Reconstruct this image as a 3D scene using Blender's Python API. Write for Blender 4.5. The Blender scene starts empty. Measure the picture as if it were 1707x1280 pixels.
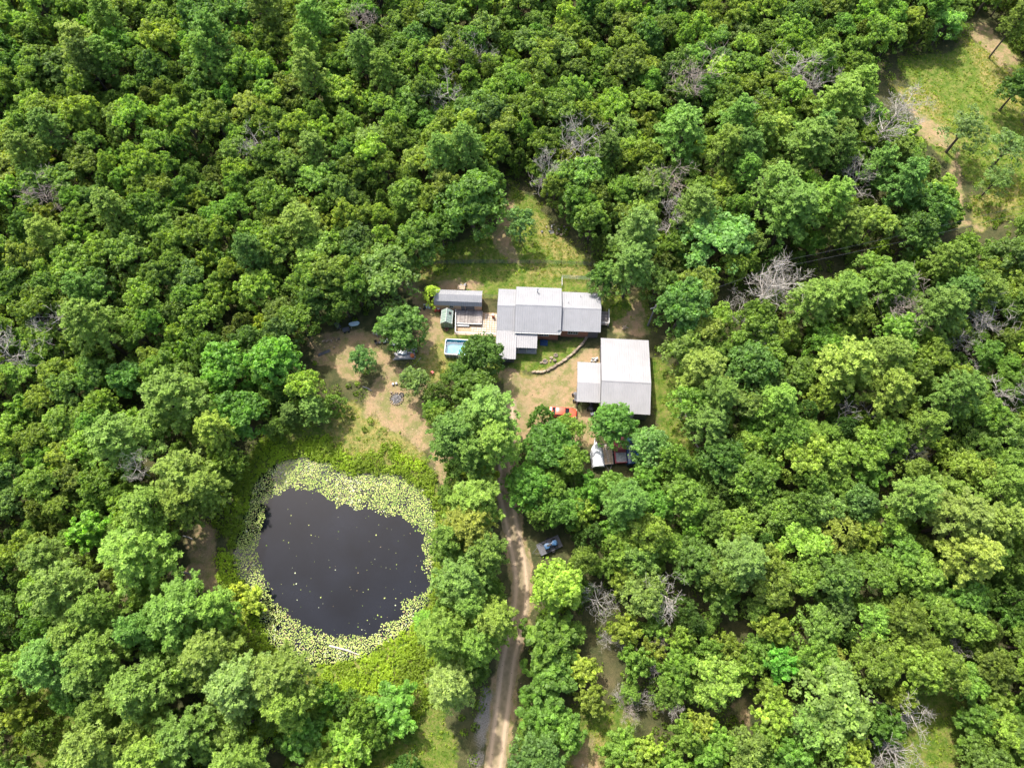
import bpy, math, random
import numpy as np
from mathutils import Vector, Matrix
random.seed(7); rng = np.random.default_rng(7)
S = bpy.context.scene; COL = S.collection
R = math.radians
# ------------------------------------------------------------------ camera, world, sun, exposure
W0, H0, F0 = 1707.0, 1280.0, 1185.0
PITCH, HGT = R(68.0), 110.0
SP, CP = math.sin(PITCH), math.cos(PITCH)
cam = bpy.data.objects.new('camera', bpy.data.cameras.new('camera')); COL.objects.link(cam)
cam.location = (0, 0, HGT); cam.rotation_euler = (R(90) - PITCH, 0, 0)
cam.data.sensor_width = 36; cam.data.lens = 36 * F0 / W0
cam.data.clip_start = 0.5; cam.data.clip_end = 3000
S.camera = cam
SUNV = Vector((-.34, .62, 1.0)).normalized()
world = bpy.data.worlds.new('World'); S.world = world; world.use_nodes = True
wn = world.node_tree
sky = wn.nodes.new('ShaderNodeTexSky'); sky.sky_type = 'NISHITA'; sky.sun_disc = False
sky.sun_elevation = math.asin(SUNV.z); sky.sun_rotation = math.atan2(SUNV.x, SUNV.y)
sky.dust_density = 4.5; sky.air_density = 1.0; sky.ozone_density = 1.0
wn.links.new(sky.outputs[0], wn.nodes['Background'].inputs[0]); wn.nodes['Background'].inputs[1].default_value = 0.15
sd_ = bpy.data.lights.new('sun', 'SUN'); sd_.energy = 3.0; sd_.angle = R(1.5); sd_.color = (1.0, .955, .88)
sun = bpy.data.objects.new('sun', sd_); COL.objects.link(sun)
sun.rotation_euler = SUNV.to_track_quat('Z', 'Y').to_euler()
S.view_settings.view_transform = 'Standard'; S.view_settings.look = 'None'
S.view_settings.exposure = 1.38; S.view_settings.gamma = 1.0
S.render.engine = 'CYCLES'
S.cycles.max_bounces = 8; S.cycles.diffuse_bounces = 5; S.cycles.glossy_bounces = 2; S.cycles.transmission_bounces = 4

def at(px, py, z=0.0):
    """pixel of the photograph -> point on the horizontal plane at height z"""
    u = (px - W0 / 2) / F0; v = (py - H0 / 2) / F0
    dy = CP - v * SP; dz = -(SP + v * CP); t = (z - HGT) / dz
    return Vector((u * t, dy * t, z))
def proj(x, y, z):
    d = z - HGT; depth = y * CP - d * SP; upc = y * SP + d * CP
    return W0 / 2 + F0 * x / depth, H0 / 2 - F0 * upc / depth, depth
def pl(pts, z=0.0): return np.array([at(a, b, z)[:2] for a, b in pts])

# ------------------------------------------------------------------ helpers
class MB:
    def __init__(s): s.v = []; s.f = []; s.t = []
    def add(s, vs, fs, tone=None):
        b = len(s.v); s.v += [tuple(v) for v in vs]; s.f += [tuple(i + b for i in f) for f in fs]
        if tone is None: tone = random.random()
        s.t += [tone] * len(vs); return s
    def box(s, c, d, rz=0, rot=None, bev=0.0):
        x, y, z = d[0] / 2, d[1] / 2, d[2] / 2
        M = rot if rot else Matrix.Rotation(rz, 3, 'Z'); c = Vector(c)
        if bev:
            k = bev; vs = []
            for sz, ins in ((-z, k), (-z + k, 0), (z - k, 0), (z, k)):
                a, b = x - ins, y - ins
                for p in ((-a + k, -b), (a - k, -b), (a, -b + k), (a, b - k), (a - k, b), (-a + k, b), (-a, b - k), (-a, -b + k)):
                    vs.append(c + M @ Vector((p[0], p[1], sz)))
            fs = [tuple(range(7, -1, -1)), tuple(range(24, 32))]
            for r in range(3):
                for i in range(8): fs.append((r * 8 + i, r * 8 + (i + 1) % 8, r * 8 + 8 + (i + 1) % 8, r * 8 + 8 + i))
            return s.add(vs, fs)
        vs = [c + M @ Vector(p) for p in ((-x, -y, -z), (x, -y, -z), (x, y, -z), (-x, y, -z), (-x, -y, z), (x, -y, z), (x, y, z), (-x, y, z))]
        return s.add(vs, [(0, 3, 2, 1), (4, 5, 6, 7), (0, 1, 5, 4), (1, 2, 6, 5), (2, 3, 7, 6), (3, 0, 4, 7)])
    def tube(s, pts, rad, n=6, tone=None):
        pts = [Vector(p) for p in pts]; vs = []; fs = []
        if not hasattr(rad, '__len__'): rad = [rad] * len(pts)
        for i, p in enumerate(pts):
            d = (pts[min(i + 1, len(pts) - 1)] - pts[max(i - 1, 0)]).normalized()
            a = d.cross(Vector((.31, .17, .93)) if abs(d.z) < .8 else Vector((1, .1, 0))).normalized(); b = d.cross(a)
            for k in range(n):
                t = 2 * math.pi * k / n; vs.append(p + (a * math.cos(t) + b * math.sin(t)) * rad[i])
        for i in range(len(pts) - 1):
            for k in range(n): fs.append((i * n + k, i * n + (k + 1) % n, (i + 1) * n + (k + 1) % n, (i + 1) * n + k))
        fs.append(tuple(range(n - 1, -1, -1))); fs.append(tuple((len(pts) - 1) * n + k for k in range(n)))
        return s.add(vs, fs, tone)
    def lathe(s, c, prof, n=16, tone=None):
        c = Vector(c); vs = []; fs = []
        for r, z in prof:
            for k in range(n): a = 2 * math.pi * k / n; vs.append(c + Vector((r * math.cos(a), r * math.sin(a), z)))
        for i in range(len(prof) - 1):
            for k in range(n): fs.append((i * n + k, i * n + (k + 1) % n, (i + 1) * n + (k + 1) % n, (i + 1) * n + k))
        fs.append(tuple(range(n - 1, -1, -1))); fs.append(tuple((len(prof) - 1) * n + k for k in range(n)))
        return s.add(vs, fs, tone)
    def blob(s, c, r, n=9, m=6, j=.18, tone=None):
        c = Vector(c); vs = [c + Vector((0, 0, -r[2]))]; fs = []
        for i in range(1, m):
            th = math.pi * i / m
            for k in range(n):
                a = 2 * math.pi * k / n; q = 1 + random.uniform(-j, j)
                vs.append(c + Vector((r[0] * math.sin(th) * math.cos(a) * q, r[1] * math.sin(th) * math.sin(a) * q, -r[2] * math.cos(th) * q)))
        vs.append(c + Vector((0, 0, r[2]))); L = len(vs) - 1
        for k in range(n):
            fs.append((0, 1 + (k + 1) % n, 1 + k)); fs.append((L, L - n + k, L - n + (k + 1) % n))
            for i in range(m - 2): a = 1 + i * n; fs.append((a + k, a + (k + 1) % n, a + n + (k + 1) % n, a + n + k))
        return s.add(vs, fs, tone)
    def quad(s, a, b, c, d, tone=None): return s.add([a, b, c, d], [(0, 1, 2, 3)], tone)
    def slab(s, a, b, c, d, th):
        """quad a b c d (top face, counter-clockwise) with thickness th downwards"""
        q = [Vector(p) for p in (a, b, c, d)]; lo = [p - Vector((0, 0, th)) for p in q]
        return s.add(q + lo, [(0, 1, 2, 3), (7, 6, 5, 4), (0, 4, 5, 1), (1, 5, 6, 2), (2, 6, 7, 3), (3, 7, 4, 0)])
    def mesh(s, name, mat):
        me = bpy.data.meshes.new(name); me.from_pydata(s.v, [], s.f); me.materials.append(mat)
        a = me.attributes.new('tone', 'FLOAT', 'POINT'); a.data.foreach_set('value', s.t); me.update(); return me
    def build(s, name, mat, parent=None, smooth=False):
        me = s.mesh(name, mat)
        if smooth: me.polygons.foreach_set('use_smooth', [True] * len(me.polygons))
        return link(name, me, parent)
def link(name, data, parent=None):
    o = bpy.data.objects.new(name, data); COL.objects.link(o)
    if parent: o.parent = parent
    return o
def tag(o, label=None, cat=None, group=None, kind=None):
    if label: o['label'] = label
    if cat: o['category'] = cat
    if group: o['group'] = group
    if kind: o['kind'] = kind
    return o
def thing(name, loc, rz, label, cat, group=None):
    o = link(name, None); o.location = loc; o.rotation_euler = (0, 0, rz); return tag(o, label, cat, group)
def copy_tree(o, parent=None):
    c = o.copy(); COL.objects.link(c); c.parent = parent
    for ch in list(o.children): copy_tree(ch, c)
    return c

# ------------------------------------------------------------------ materials
def mat(name, col, rough=.7, metal=0.0, var=.15, scale=3.0, spec=.3, bump=0.0, tone=.0, col2=None, bscale=20):
    m = bpy.data.materials.new(name); m.use_nodes = True; nt = m.node_tree; n = nt.nodes; l = nt.links; b = n['Principled BSDF']
    b.inputs['Roughness'].default_value = rough; b.inputs['Metallic'].default_value = metal; b.inputs['Specular IOR Level'].default_value = spec
    tc = n.new('ShaderNodeTexCoord'); nz = n.new('ShaderNodeTexNoise'); nz.inputs['Scale'].default_value = scale; nz.inputs['Detail'].default_value = 5
    l.new(tc.outputs['Object'], nz.inputs['Vector'])
    cr = n.new('ShaderNodeValToRGB'); cr.color_ramp.elements[0].position = .3; cr.color_ramp.elements[1].position = .7
    c2 = col2 or tuple(min(1, c * (1 + var)) for c in col); c1 = tuple(c * (1 - var) for c in col) if not col2 else col
    cr.color_ramp.elements[0].color = (*c1, 1); cr.color_ramp.elements[1].color = (*c2, 1)
    l.new(nz.outputs['Fac'], cr.inputs[0]); out = cr.outputs[0]
    if tone:
        a = n.new('ShaderNodeAttribute'); a.attribute_name = 'tone'
        mr = n.new('ShaderNodeMapRange'); mr.inputs[3].default_value = 1 - tone; mr.inputs[4].default_value = 1 + tone
        l.new(a.outputs['Fac'], mr.inputs[0]); vm = n.new('ShaderNodeVectorMath'); vm.operation = 'SCALE'
        l.new(out, vm.inputs[0]); l.new(mr.outputs[0], vm.inputs['Scale']); out = vm.outputs[0]
    l.new(out, b.inputs['Base Color'])
    if bump:
        n2 = n.new('ShaderNodeTexNoise'); n2.inputs['Scale'].default_value = bscale; l.new(tc.outputs['Object'], n2.inputs['Vector'])
        bp = n.new('ShaderNodeBump'); bp.inputs['Strength'].default_value = bump; bp.inputs['Distance'].default_value = .05
        l.new(n2.outputs['Fac'], bp.inputs['Height']); l.new(bp.outputs[0], b.inputs['Normal'])
    return m
def foliage_mat(name, trans=.3, rough=.55):
    m = bpy.data.materials.new(name); m.use_nodes = True; nt = m.node_tree; n = nt.nodes; l = nt.links; b = n['Principled BSDF']
    b.inputs['Roughness'].default_value = rough; b.inputs['Specular IOR Level'].default_value = .35
    oi = n.new('ShaderNodeObjectInfo'); a = n.new('ShaderNodeAttribute'); a.attribute_name = 'tone'
    mr = n.new('ShaderNodeMapRange'); mr.inputs[3].default_value = .55; mr.inputs[4].default_value = 1.4
    l.new(a.outputs['Fac'], mr.inputs[0])
    vm = n.new('ShaderNodeVectorMath'); vm.operation = 'SCALE'; l.new(oi.outputs['Color'], vm.inputs[0])
    rr_ = n.new('ShaderNodeMapRange'); rr_.inputs[3].default_value = .84; rr_.inputs[4].default_value = 1.18; l.new(oi.outputs['Random'], rr_.inputs[0]); mm_ = n.new('ShaderNodeMath'); mm_.operation = 'MULTIPLY'; l.new(rr_.outputs[0], mm_.inputs[0]); l.new(mr.outputs[0], mm_.inputs[1]); l.new(mm_.outputs[0], vm.inputs['Scale'])
    # young tips lean yellow
    mx = n.new('ShaderNodeMix'); mx.data_type = 'RGBA'; mx.blend_type = 'MULTIPLY'
    mx.inputs['B'].default_value = (1.14, 1.10, .85, 1)
    pw = n.new('ShaderNodeMath'); pw.operation = 'POWER'; pw.inputs[1].default_value = 2.0; l.new(a.outputs['Fac'], pw.inputs[0])
    l.new(pw.outputs[0], mx.inputs['Factor']); l.new(vm.outputs[0], mx.inputs['A'])
    l.new(mx.outputs['Result'], b.inputs['Base Color'])
    tr = n.new('ShaderNodeBsdfTranslucent')
    tm = n.new('ShaderNodeVectorMath'); tm.operation = 'MULTIPLY'; tm.inputs[1].default_value = (1.35, 1.3, .55); l.new(mx.outputs['Result'], tm.inputs[0]); l.new(tm.outputs[0], tr.inputs[0])
    ms = n.new('ShaderNodeMixShader'); ms.inputs[0].default_value = trans
    l.new(b.outputs[0], ms.inputs[1]); l.new(tr.outputs[0], ms.inputs[2]); l.new(ms.outputs[0], n['Material Output'].inputs['Surface'])
    return m
M = {}
M['leaf'] = foliage_mat('leaves', .50); M['needle'] = foliage_mat('needles', .42, .6)
M['bark'] = mat('bark', (.09, .07, .055), .9, var=.35, scale=6)
M['dead'] = mat('dead_wood', (.31, .285, .25), .85, var=.25, scale=3, tone=.3)
M['deadtwig'] = mat('dead_twigs', (.27, .225, .19), .9, var=.3, scale=3, tone=.3)
M['roof'] = mat('ribbed_metal_roof', (.222, .224, .232), .55, .0, var=.06, scale=.8, spec=.3)
M['roof_shop'] = mat('galvanised_metal_roof', (.238, .234, .236), .55, .0, var=.06, scale=.6, spec=.3)
M['trimw'] = mat('white_trim', (.42, .42, .40), .5, var=.05)
M['brick'] = mat('brick', (.28, .13, .085), .85, var=.2, scale=9, tone=.1)
M['siding'] = mat('dark_siding', (.10, .10, .11), .7, var=.15)
M['tansiding'] = mat('tan_board_siding', (.46, .31, .21), .8, var=.15, scale=4)
M['glass'] = mat('window_glass', (.02, .025, .03), .08, var=.1, spec=.8)
M['dark'] = mat('dark_void', (.02, .02, .02), .9)
M['deck'] = mat('weathered_deck_boards', (.23, .205, .185), .85, var=.28, scale=2.2, tone=.35)
M['wood'] = mat('bare_lumber', (.34, .26, .18), .85, var=.25, tone=.35)
M['greywood'] = mat('grey_lumber', (.25, .24, .24), .85, var=.25, tone=.4)
M['stone'] = mat('field_stone', (.22, .175, .125), .9, var=.25, scale=5, tone=.35, bump=.4)
M['paver'] = mat('concrete_pavers', (.40, .36, .30), .85, var=.15, scale=1.5, tone=.18)
M['sand'] = mat('bedding_sand', (.30, .22, .14), .95, var=.25, scale=4)
M['poolliner'] = mat('turquoise_liner', (.01, .26, .36), .35, var=.08)
M['poolfloor'] = mat('pool_floor_painted_reflections', (.08, .42, .50), .5, var=.25, scale=.7, col2=(.50, .64, .66))  # whitish patches paint the bottom's reflections into the turquoise colour
M['poolwall'] = mat('grey_pool_wall', (.22, .24, .27), .6, var=.12)
M['greenpoly'] = mat('greenhouse_panel', (.22, .29, .24), .25, var=.08, spec=.6)
M['greenpoly2'] = mat('greenhouse_end_panel', (.20, .27, .17), .4, var=.2, spec=.5)
M['redpaint'] = mat('sun_faded_red_paint', (.66, .085, .04), .25, var=.1, scale=1, spec=.6)
M['redpaint2'] = mat('faded_crimson_paint', (.30, .06, .07), .5, var=.25, scale=1.2, spec=.5)
M['bluepaint'] = mat('navy_paint', (.018, .05, .12), .22, var=.15, scale=1, spec=.7)
M['rubber'] = mat('rubber', (.02, .02, .02), .8)
M['chrome'] = mat('steel', (.45, .45, .46), .35, .7)
M['tarp'] = mat('white_tarp', (.50, .51, .53), .55, var=.06, scale=1.5, bump=.5, bscale=2.5)
M['tarpblue'] = mat('pale_blue_plastic', (.48, .60, .68), .4, var=.1)
M['blue'] = mat('blue_plastic', (.03, .09, .19), .4)
M['black'] = mat('black_plastic', (.03, .03, .035), .5)
M['orange'] = mat('terracotta', (.55, .16, .06), .6)
M['red'] = mat('red_plastic', (.42, .05, .04), .45)
M['ash'] = mat('ash', (.09, .085, .08), .95, var=.5, scale=8)
M['wire'] = mat('wire', (.10, .10, .105), .5, .5)
M['pole'] = mat('weathered_pole', (.17, .16, .155), .85, var=.2)
M['lamp'] = mat('lamp_lens', (.75, .72, .68), .15)
M['whitepl'] = mat('white_plastic', (.45, .46, .46), .4, var=.06)

# ------------------------------------------------------------------ outlines traced in the photograph
def cr(pts, s, ox, oy): return [(a / s + ox, b / s + oy) for a, b in pts]
WZ = -0.6
POND = pl(cr([(330, 95), (450, 85), (560, 115), (620, 150), (680, 172), (800, 178), (900, 165), (990, 190), (1080, 250), (1130, 320), (1165, 400), (1172, 500), (1160, 600), (1150, 700), (1140, 800), (1125, 880), (1075, 960), (1000, 1040), (900, 1100), (820, 1150), (740, 1195), (600, 1225), (450, 1245), (330, 1205), (240, 1120), (190, 1030), (175, 900), (100, 780), (40, 700), (40, 600), (85, 450), (135, 300), (165, 200), (240, 130)], 3.368, 380, 740), WZ)
OPEN = pl(cr([(300, 260), (400, 250), (480, 265), (530, 300), (600, 320), (680, 350), (780, 355), (860, 385), (950, 390), (1020, 450), (1090, 520), (1110, 600), (1100, 680), (1120, 790), (1060, 860), (980, 900), (960, 970), (900, 1010), (780, 1090), (690, 1080), (600, 1100), (540, 1080), (480, 1050), (400, 1020), (340, 950), (290, 890), (220, 860), (215, 780), (190, 720), (180, 650), (170, 580), (200, 500), (205, 400), (240, 320)], 3.368, 380, 740), WZ)
ROADPX = [(846, 668), (846, 720), (842, 780), (842, 820), (850, 860), (860, 910), (868, 955), (868, 1000), (860, 1050), (848, 1100), (840, 1160), (832, 1220), (822, 1300)]
ROAD = pl(ROADPX)
CLEAR = [  # open ground, as seen in the photograph
 [(515, 575), (560, 545), (600, 520), (640, 500), (690, 470), (735, 435), (775, 395), (830, 395), (835, 325), (850, 285), (885, 300), (935, 375), (1000, 430), (1005, 470), (1000, 500), (1060, 490), (1080, 510), (1110, 590), (1110, 640), (1135, 700), (1160, 755), (1120, 745), (1085, 700), (1060, 720), (1060, 760), (985, 775), (965, 690), (880, 690), (850, 650), (845, 640), (730, 600), (705, 690), (730, 760), (715, 790), (560, 770), (600, 660), (520, 620)],
 [(430, 740), (560, 700), (700, 760), (720, 800), (735, 860), (700, 900), (715, 1000), (690, 1070), (620, 1110), (500, 1120), (440, 1080), (400, 1000), (385, 900), (395, 800)],
 [(835, 800), (880, 890), (895, 935), (890, 1030), (862, 1080), (850, 1290), (790, 1290), (800, 1180), (840, 1060), (840, 960), (828, 860)],
 [(1470, 95), (1560, 80), (1620, 30), (1660, 50), (1720, 110), (1720, 370), (1625, 390), (1600, 350), (1605, 290), (1540, 235), (1475, 160)],
 [(1190, 480), (1300, 455), (1420, 425), (1520, 400), (1600, 385), (1600, 400), (1450, 425), (1330, 470), (1240, 500)],
 [(310, 885), (355, 870), (372, 965), (350, 985), (305, 975)],
 [(700, 1200), (790, 1190), (780, 1290), (690, 1290)], [(520, 1140), (600, 1120), (700, 1080), (700, 1130), (600, 1150)],
 [(888, 884), (930, 872), (962, 890), (965, 925), (930, 950), (890, 940)], [(975, 735), (1070, 722), (1072, 780), (980, 785)], [(1080, 1190), (1130, 1175), (1140, 1215), (1090, 1235)], [(1000, 1110), (1030, 1100), (1035, 1150), (1005, 1160)], [(1320, 1010), (1345, 1000), (1350, 1035), (1325, 1040)], [(1230, 1040), (1260, 1035), (1262, 1065), (1235, 1068)], [(990, 1180), (1040, 1175), (1045, 1205), (995, 1210)], [(975, 1010), (1000, 990), (1005, 1060), (985, 1110)], [(950, 1225), (1000, 1215), (1010, 1290), (940, 1290)], [(1180, 1170), (1240, 1160), (1250, 1210), (1200, 1215)],
 [(1500, 1170), (1590, 1140), (1600, 1290), (1520, 1290)], [(60, 1180), (110, 1160), (130, 1210), (80, 1225)], [(1195, 480), (1240, 470), (1270, 520), (1230, 530)]]
def inside(P, poly):
    x, y = P[:, 0], P[:, 1]; c = np.zeros(len(P), bool); n = len(poly); j = n - 1
    for i in range(n):
        xi, yi = poly[i]; xj, yj = poly[j]
        c ^= ((yi > y) != (yj > y)) & (x < (xj - xi) * (y - yi) / (yj - yi + 1e-12) + xi); j = i
    return c
def dist_edges(P, poly, closed=True):
    d = np.full(len(P), 1e9); n = len(poly)
    for i in range(n if closed else n - 1):
        a = np.array(poly[i]); b = np.array(poly[(i + 1) % n]); ab = b - a
        t = np.clip(((P - a) @ ab) / (ab @ ab), 0, 1); d = np.minimum(d, np.linalg.norm(P - a - t[:, None] * ab, axis=1))
    return d
def sdf(P, poly): d = dist_edges(P, poly); return np.where(inside(P, poly), -d, d)
def sstep(x, a, b): t = np.clip((x - a) / (b - a), 0, 1); return t * t * (3 - 2 * t)
# value noise on numpy points
_T = rng.random((256, 256))
def vnoise(x, y, s):
    x = x / s; y = y / s; i = np.floor(x).astype(int); j = np.floor(y).astype(int); u = x - i; v = y - j
    u = u * u * (3 - 2 * u); v = v * v * (3 - 2 * v); T = lambda a, b: _T[a % 256, b % 256]
    return (T(i, j) * (1 - u) + T(i + 1, j) * u) * (1 - v) + (T(i, j + 1) * (1 - u) + T(i + 1, j + 1) * u) * v
def gz(P):
    s = sdf(P, POND); return -1.3 + 1.3 * sstep(s, -2.2, 2.6)
def gz1(x, y): return float(gz(np.array([[x, y]]))[0])

# ------------------------------------------------------------------ ground
def ground():
    core = lambda a, b, s: np.arange(a, b + .01, s)
    far = np.array([15, 40, 90, 180, 350, 700, 1300.])
    xs = np.concatenate([(-118 - far)[::-1], core(-118, 118, .6), 118 + far]); ys = np.concatenate([(-28 - far)[::-1], core(-28, 146, .6), 146 + far])
    X, Y = np.meshgrid(xs, ys); P = np.stack([X.ravel(), Y.ravel()], 1); nx, ny = len(xs), len(ys)
    Z = gz(P); V = np.column_stack([P, Z])
    i = np.arange(nx - 1); j = np.arange(ny - 1); I, J = np.meshgrid(i, j); a = (J * nx + I).ravel()
    Fq = np.stack([a, a + 1, a + nx + 1, a + nx], 1)
    me = raw_mesh('ground', V, Fq)
    me.polygons.foreach_set('use_smooth', np.ones(len(Fq), bool))
    def field(polys, soft=1.2, wob=1.6):
        r = np.zeros(len(P)); w = (vnoise(P[:, 0], P[:, 1], 2.2) - .5) * wob + (vnoise(P[:, 0] + 50, P[:, 1], .9) - .5) * wob * .6
        for p in polys: r = np.maximum(r, 1 - sstep(sdf(P, pl(p)) + w, -soft, soft))
        return r
    dirt = field([
        [(515, 572), (545, 555), (600, 545), (640, 552), (650, 600), (612, 612), (600, 640), (560, 615), (520, 600)],
        [(640, 610), (700, 625), (740, 690), (740, 760), (700, 745), (640, 710), (606, 690), (618, 650)],
        [(660, 455), (700, 470), (712, 505), (735, 530), (738, 555), (712, 600), (695, 560), (700, 520), (660, 480)],
        [(838, 625), (855, 615), (880, 632), (930, 612), (962, 608), (965, 660), (962, 700), (900, 712), (880, 740), (840, 700)],
        [(700, 745), (735, 800), (770, 830), (850, 800), (850, 760), (760, 740)],
        [(975, 590), (1003, 575), (1003, 640), (960, 640), (945, 610)],
        [(1020, 538), (1075, 530), (1085, 560), (1030, 562)], [(1040, 480), (1065, 480), (1080, 545), (1055, 545)],
        [(820, 400), (842, 335), (858, 345), (848, 410), (870, 440), (835, 430)],
        [(728, 472), (770, 462), (800, 478), (740, 490)], [(315, 880), (350, 870), (368, 965), (345, 985), (305, 975)],
        [(930, 700), (985, 680), (1000, 735), (960, 760)], [(1515, 175), (1545, 200), (1600, 235), (1580, 250), (1530, 225)],
        [(1620, 35), (1640, 40), (1700, 100), (1680, 120), (1620, 60)], [(955, 1230), (990, 1222), (1000, 1290), (955, 1290)], [(1210, 1175), (1240, 1170), (1245, 1200)],
        [(1570, 290), (1600, 250), (1610, 370), (1640, 380), (1600, 380)], [(525, 1150), (550, 1145), (545, 1170), (520, 1170)]])
    rd = dist_edges(P, ROAD, False) + (vnoise(P[:, 0], P[:, 1], 1.5) - .5) * 1.4
    dirt = np.maximum(dirt, 1 - sstep(rd, 1.2, 2.5))
    lush = field([[(690, 440), (760, 405), (830, 395), (850, 330), (880, 345), (925, 400), (985, 440), (985, 490), (800, 500), (690, 470)], [(740, 550), (760, 545), (830, 560), (840, 640), (720, 630), (712, 600)],
        [(845, 575), (980, 560), (950, 600), (900, 625), (850, 620)], [(1085, 600), (1115, 600), (1165, 770), (1090, 740)], [(850, 300), (900, 340), (930, 400), (1000, 440), (880, 450), (850, 380)],
        [(1005, 490), (1080, 480), (1090, 560), (1010, 540)], [(480, 690), (720, 760), (740, 900), (720, 1100), (460, 1130), (370, 1000), (390, 800)],
        [(450, 1100), (720, 1020), (760, 1290), (520, 1290)], [(1500, 100), (1700, 60), (1720, 380), (1560, 260)], [(50, 1100), (130, 1100), (150, 1290), (0, 1290)], [(1480, 1150), (1600, 1100), (1640, 1290), (1500, 1290)], [(870, 1180), (1060, 1180), (1060, 1290), (860, 1290)]], 2)
    dry = field([[(560, 665), (640, 690), (715, 765), (690, 780), (560, 770), (540, 720)], [(700, 540), (745, 545), (742, 600), (770, 640), (720, 640), (660, 625), (700, 590)], [(640, 470), (690, 450), (760, 440), (700, 480)],
        [(890, 350), (930, 390), (990, 440), (900, 430)], [(1480, 140), (1560, 150), (1600, 240), (1560, 240)], [(1600, 60), (1660, 90), (1707, 130), (1707, 200), (1640, 150)], [(1620, 330), (1700, 300), (1707, 350), (1620, 390)], [(940, 1220), (1010, 1210), (1010, 1290), (930, 1290)], [(880, 440), (985, 445), (985, 462), (880, 470)], [(850, 620), (930, 605), (950, 625), (860, 640)]], 2)
    grav = field([[(809, 1150), (818, 1150), (812, 1220), (800, 1295), (788, 1295), (800, 1200)]], 1.4, 2.2)
    for nm, arr in (('dirt', dirt), ('lush', lush), ('dry', dry), ('gravel', grav)):
        a = me.attributes.new(nm, 'FLOAT', 'POINT'); a.data.foreach_set('value', arr.astype(np.float32))
    me.materials.append(ground_mat()); o = link('ground', me); tag(o, kind='structure'); return (xs, ys, dirt.reshape(ny, nx), lush.reshape(ny, nx), dry.reshape(ny, nx))
def raw_mesh(name, V, Fq):
    me = bpy.data.meshes.new(name); n, k = Fq.shape
    me.vertices.add(len(V)); me.vertices.foreach_set('co', np.ascontiguousarray(V, dtype=np.float32).ravel())
    me.loops.add(n * k); me.loops.foreach_set('vertex_index', np.ascontiguousarray(Fq, dtype=np.int32).ravel())
    me.polygons.add(n); me.polygons.foreach_set('loop_start', np.arange(0, n * k, k, dtype=np.int32))
    me.update(calc_edges=True); return me
def ground_mat():
    m = bpy.data.materials.new('forest_floor_grass_and_dirt'); m.use_nodes = True; nt = m.node_tree; n = nt.nodes; l = nt.links; b = n['Principled BSDF']
    b.inputs['Roughness'].default_value = .95; b.inputs['Specular IOR Level'].default_value = .1
    tc = n.new('ShaderNodeTexCoord')
    def noise(s, d=6, r=.6):
        x = n.new('ShaderNodeTexNoise'); x.inputs['Scale'].default_value = s; x.inputs['Detail'].default_value = d; x.inputs['Roughness'].default_value = r
        l.new(tc.outputs['Object'], x.inputs['Vector']); return x.outputs['Fac']
    def ramp(src, c1, c2, a=.35, bb=.65):
        r = n.new('ShaderNodeValToRGB'); r.color_ramp.elements[0].position = a; r.color_ramp.elements[1].position = bb
        r.color_ramp.elements[0].color = (*c1, 1); r.color_ramp.elements[1].color = (*c2, 1); l.new(src, r.inputs[0]); return r.outputs[0]
    def mix(f, a, b_):
        x = n.new('ShaderNodeMix'); x.data_type = 'RGBA'; l.new(f, x.inputs['Factor']); l.new(a, x.inputs['A']); l.new(b_, x.inputs['B']); return x.outputs['Result']
    def attr(s): a = n.new('ShaderNodeAttribute'); a.attribute_name = s; return a.outputs['Fac']
    def edge(a, ns, lo=.35, hi=.65, amt=.5):   # attribute broken up by noise
        s = n.new('ShaderNodeMath'); s.operation = 'MULTIPLY_ADD'; l.new(ns, s.inputs[0]); s.inputs[1].default_value = amt * 2; s.inputs[2].default_value = -amt
        t = n.new('ShaderNodeMath'); t.operation = 'ADD'; l.new(s.outputs[0], t.inputs[0]); l.new(a, t.inputs[1])
        r = n.new('ShaderNodeMapRange'); r.inputs[1].default_value = lo; r.inputs[2].default_value = hi; r.interpolation_type = 'SMOOTHSTEP'; l.new(t.outputs[0], r.inputs[0]); return r.outputs[0]
    n1 = noise(.35); n2 = noise(1.6); n3 = noise(6, 8, .7); n4 = noise(.12, 3)
    floor = ramp(noise(.6, 8, .75), (.028, .04, .014), (.085, .08, .035), .36, .64); floor = mix(edge(n4, n3, .5, .8, .25), floor, ramp(n3, (.17, .125, .075), (.09, .085, .04)))
    nA = noise(.7, 8, .75); nB = noise(2.3, 6, .7); grass = mix(edge(nB, n1, .35, .65, .2), ramp(nA, (.04, .085, .010), (.13, .19, .022), .38, .62), ramp(nA, (.07, .12, .016), (.19, .16, .06), .4, .62)); dryg = ramp(noise(1.1, 8, .75), (.07, .12, .018), (.27, .21, .08), .36, .64)
    dirt = ramp(n3, (.19, .125, .068), (.37, .265, .155), .3, .7); dirt = mix(edge(n1, n3, .4, .75, .35), dirt, ramp(n2, (.15, .13, .06), (.26, .215, .12))); dirt = mix(edge(noise(.5, 7, .75), n3, .44, .60, .2), dirt, ramp(n3, (.10, .115, .035), (.19, .18, .07)))
    grav = ramp(n3, (.12, .11, .09), (.27, .25, .22))
    c = mix(edge(attr('lush'), n2), floor, grass); c = mix(edge(attr('dry'), n1, .4, .8, .6), c, dryg)
    c = mix(edge(attr('dirt'), n2, .35, .7, .45), c, dirt); c = mix(edge(attr('gravel'), n3, .3, .8, .4), c, grav)
    l.new(c, b.inputs['Base Color'])
    bp = n.new('ShaderNodeBump'); bp.inputs['Strength'].default_value = .6; bp.inputs['Distance'].default_value = .25; l.new(n3, bp.inputs['Height']); l.new(bp.outputs[0], b.inputs['Normal'])
    return m
GX, GY, GD, GL, GDRY = ground()
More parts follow.
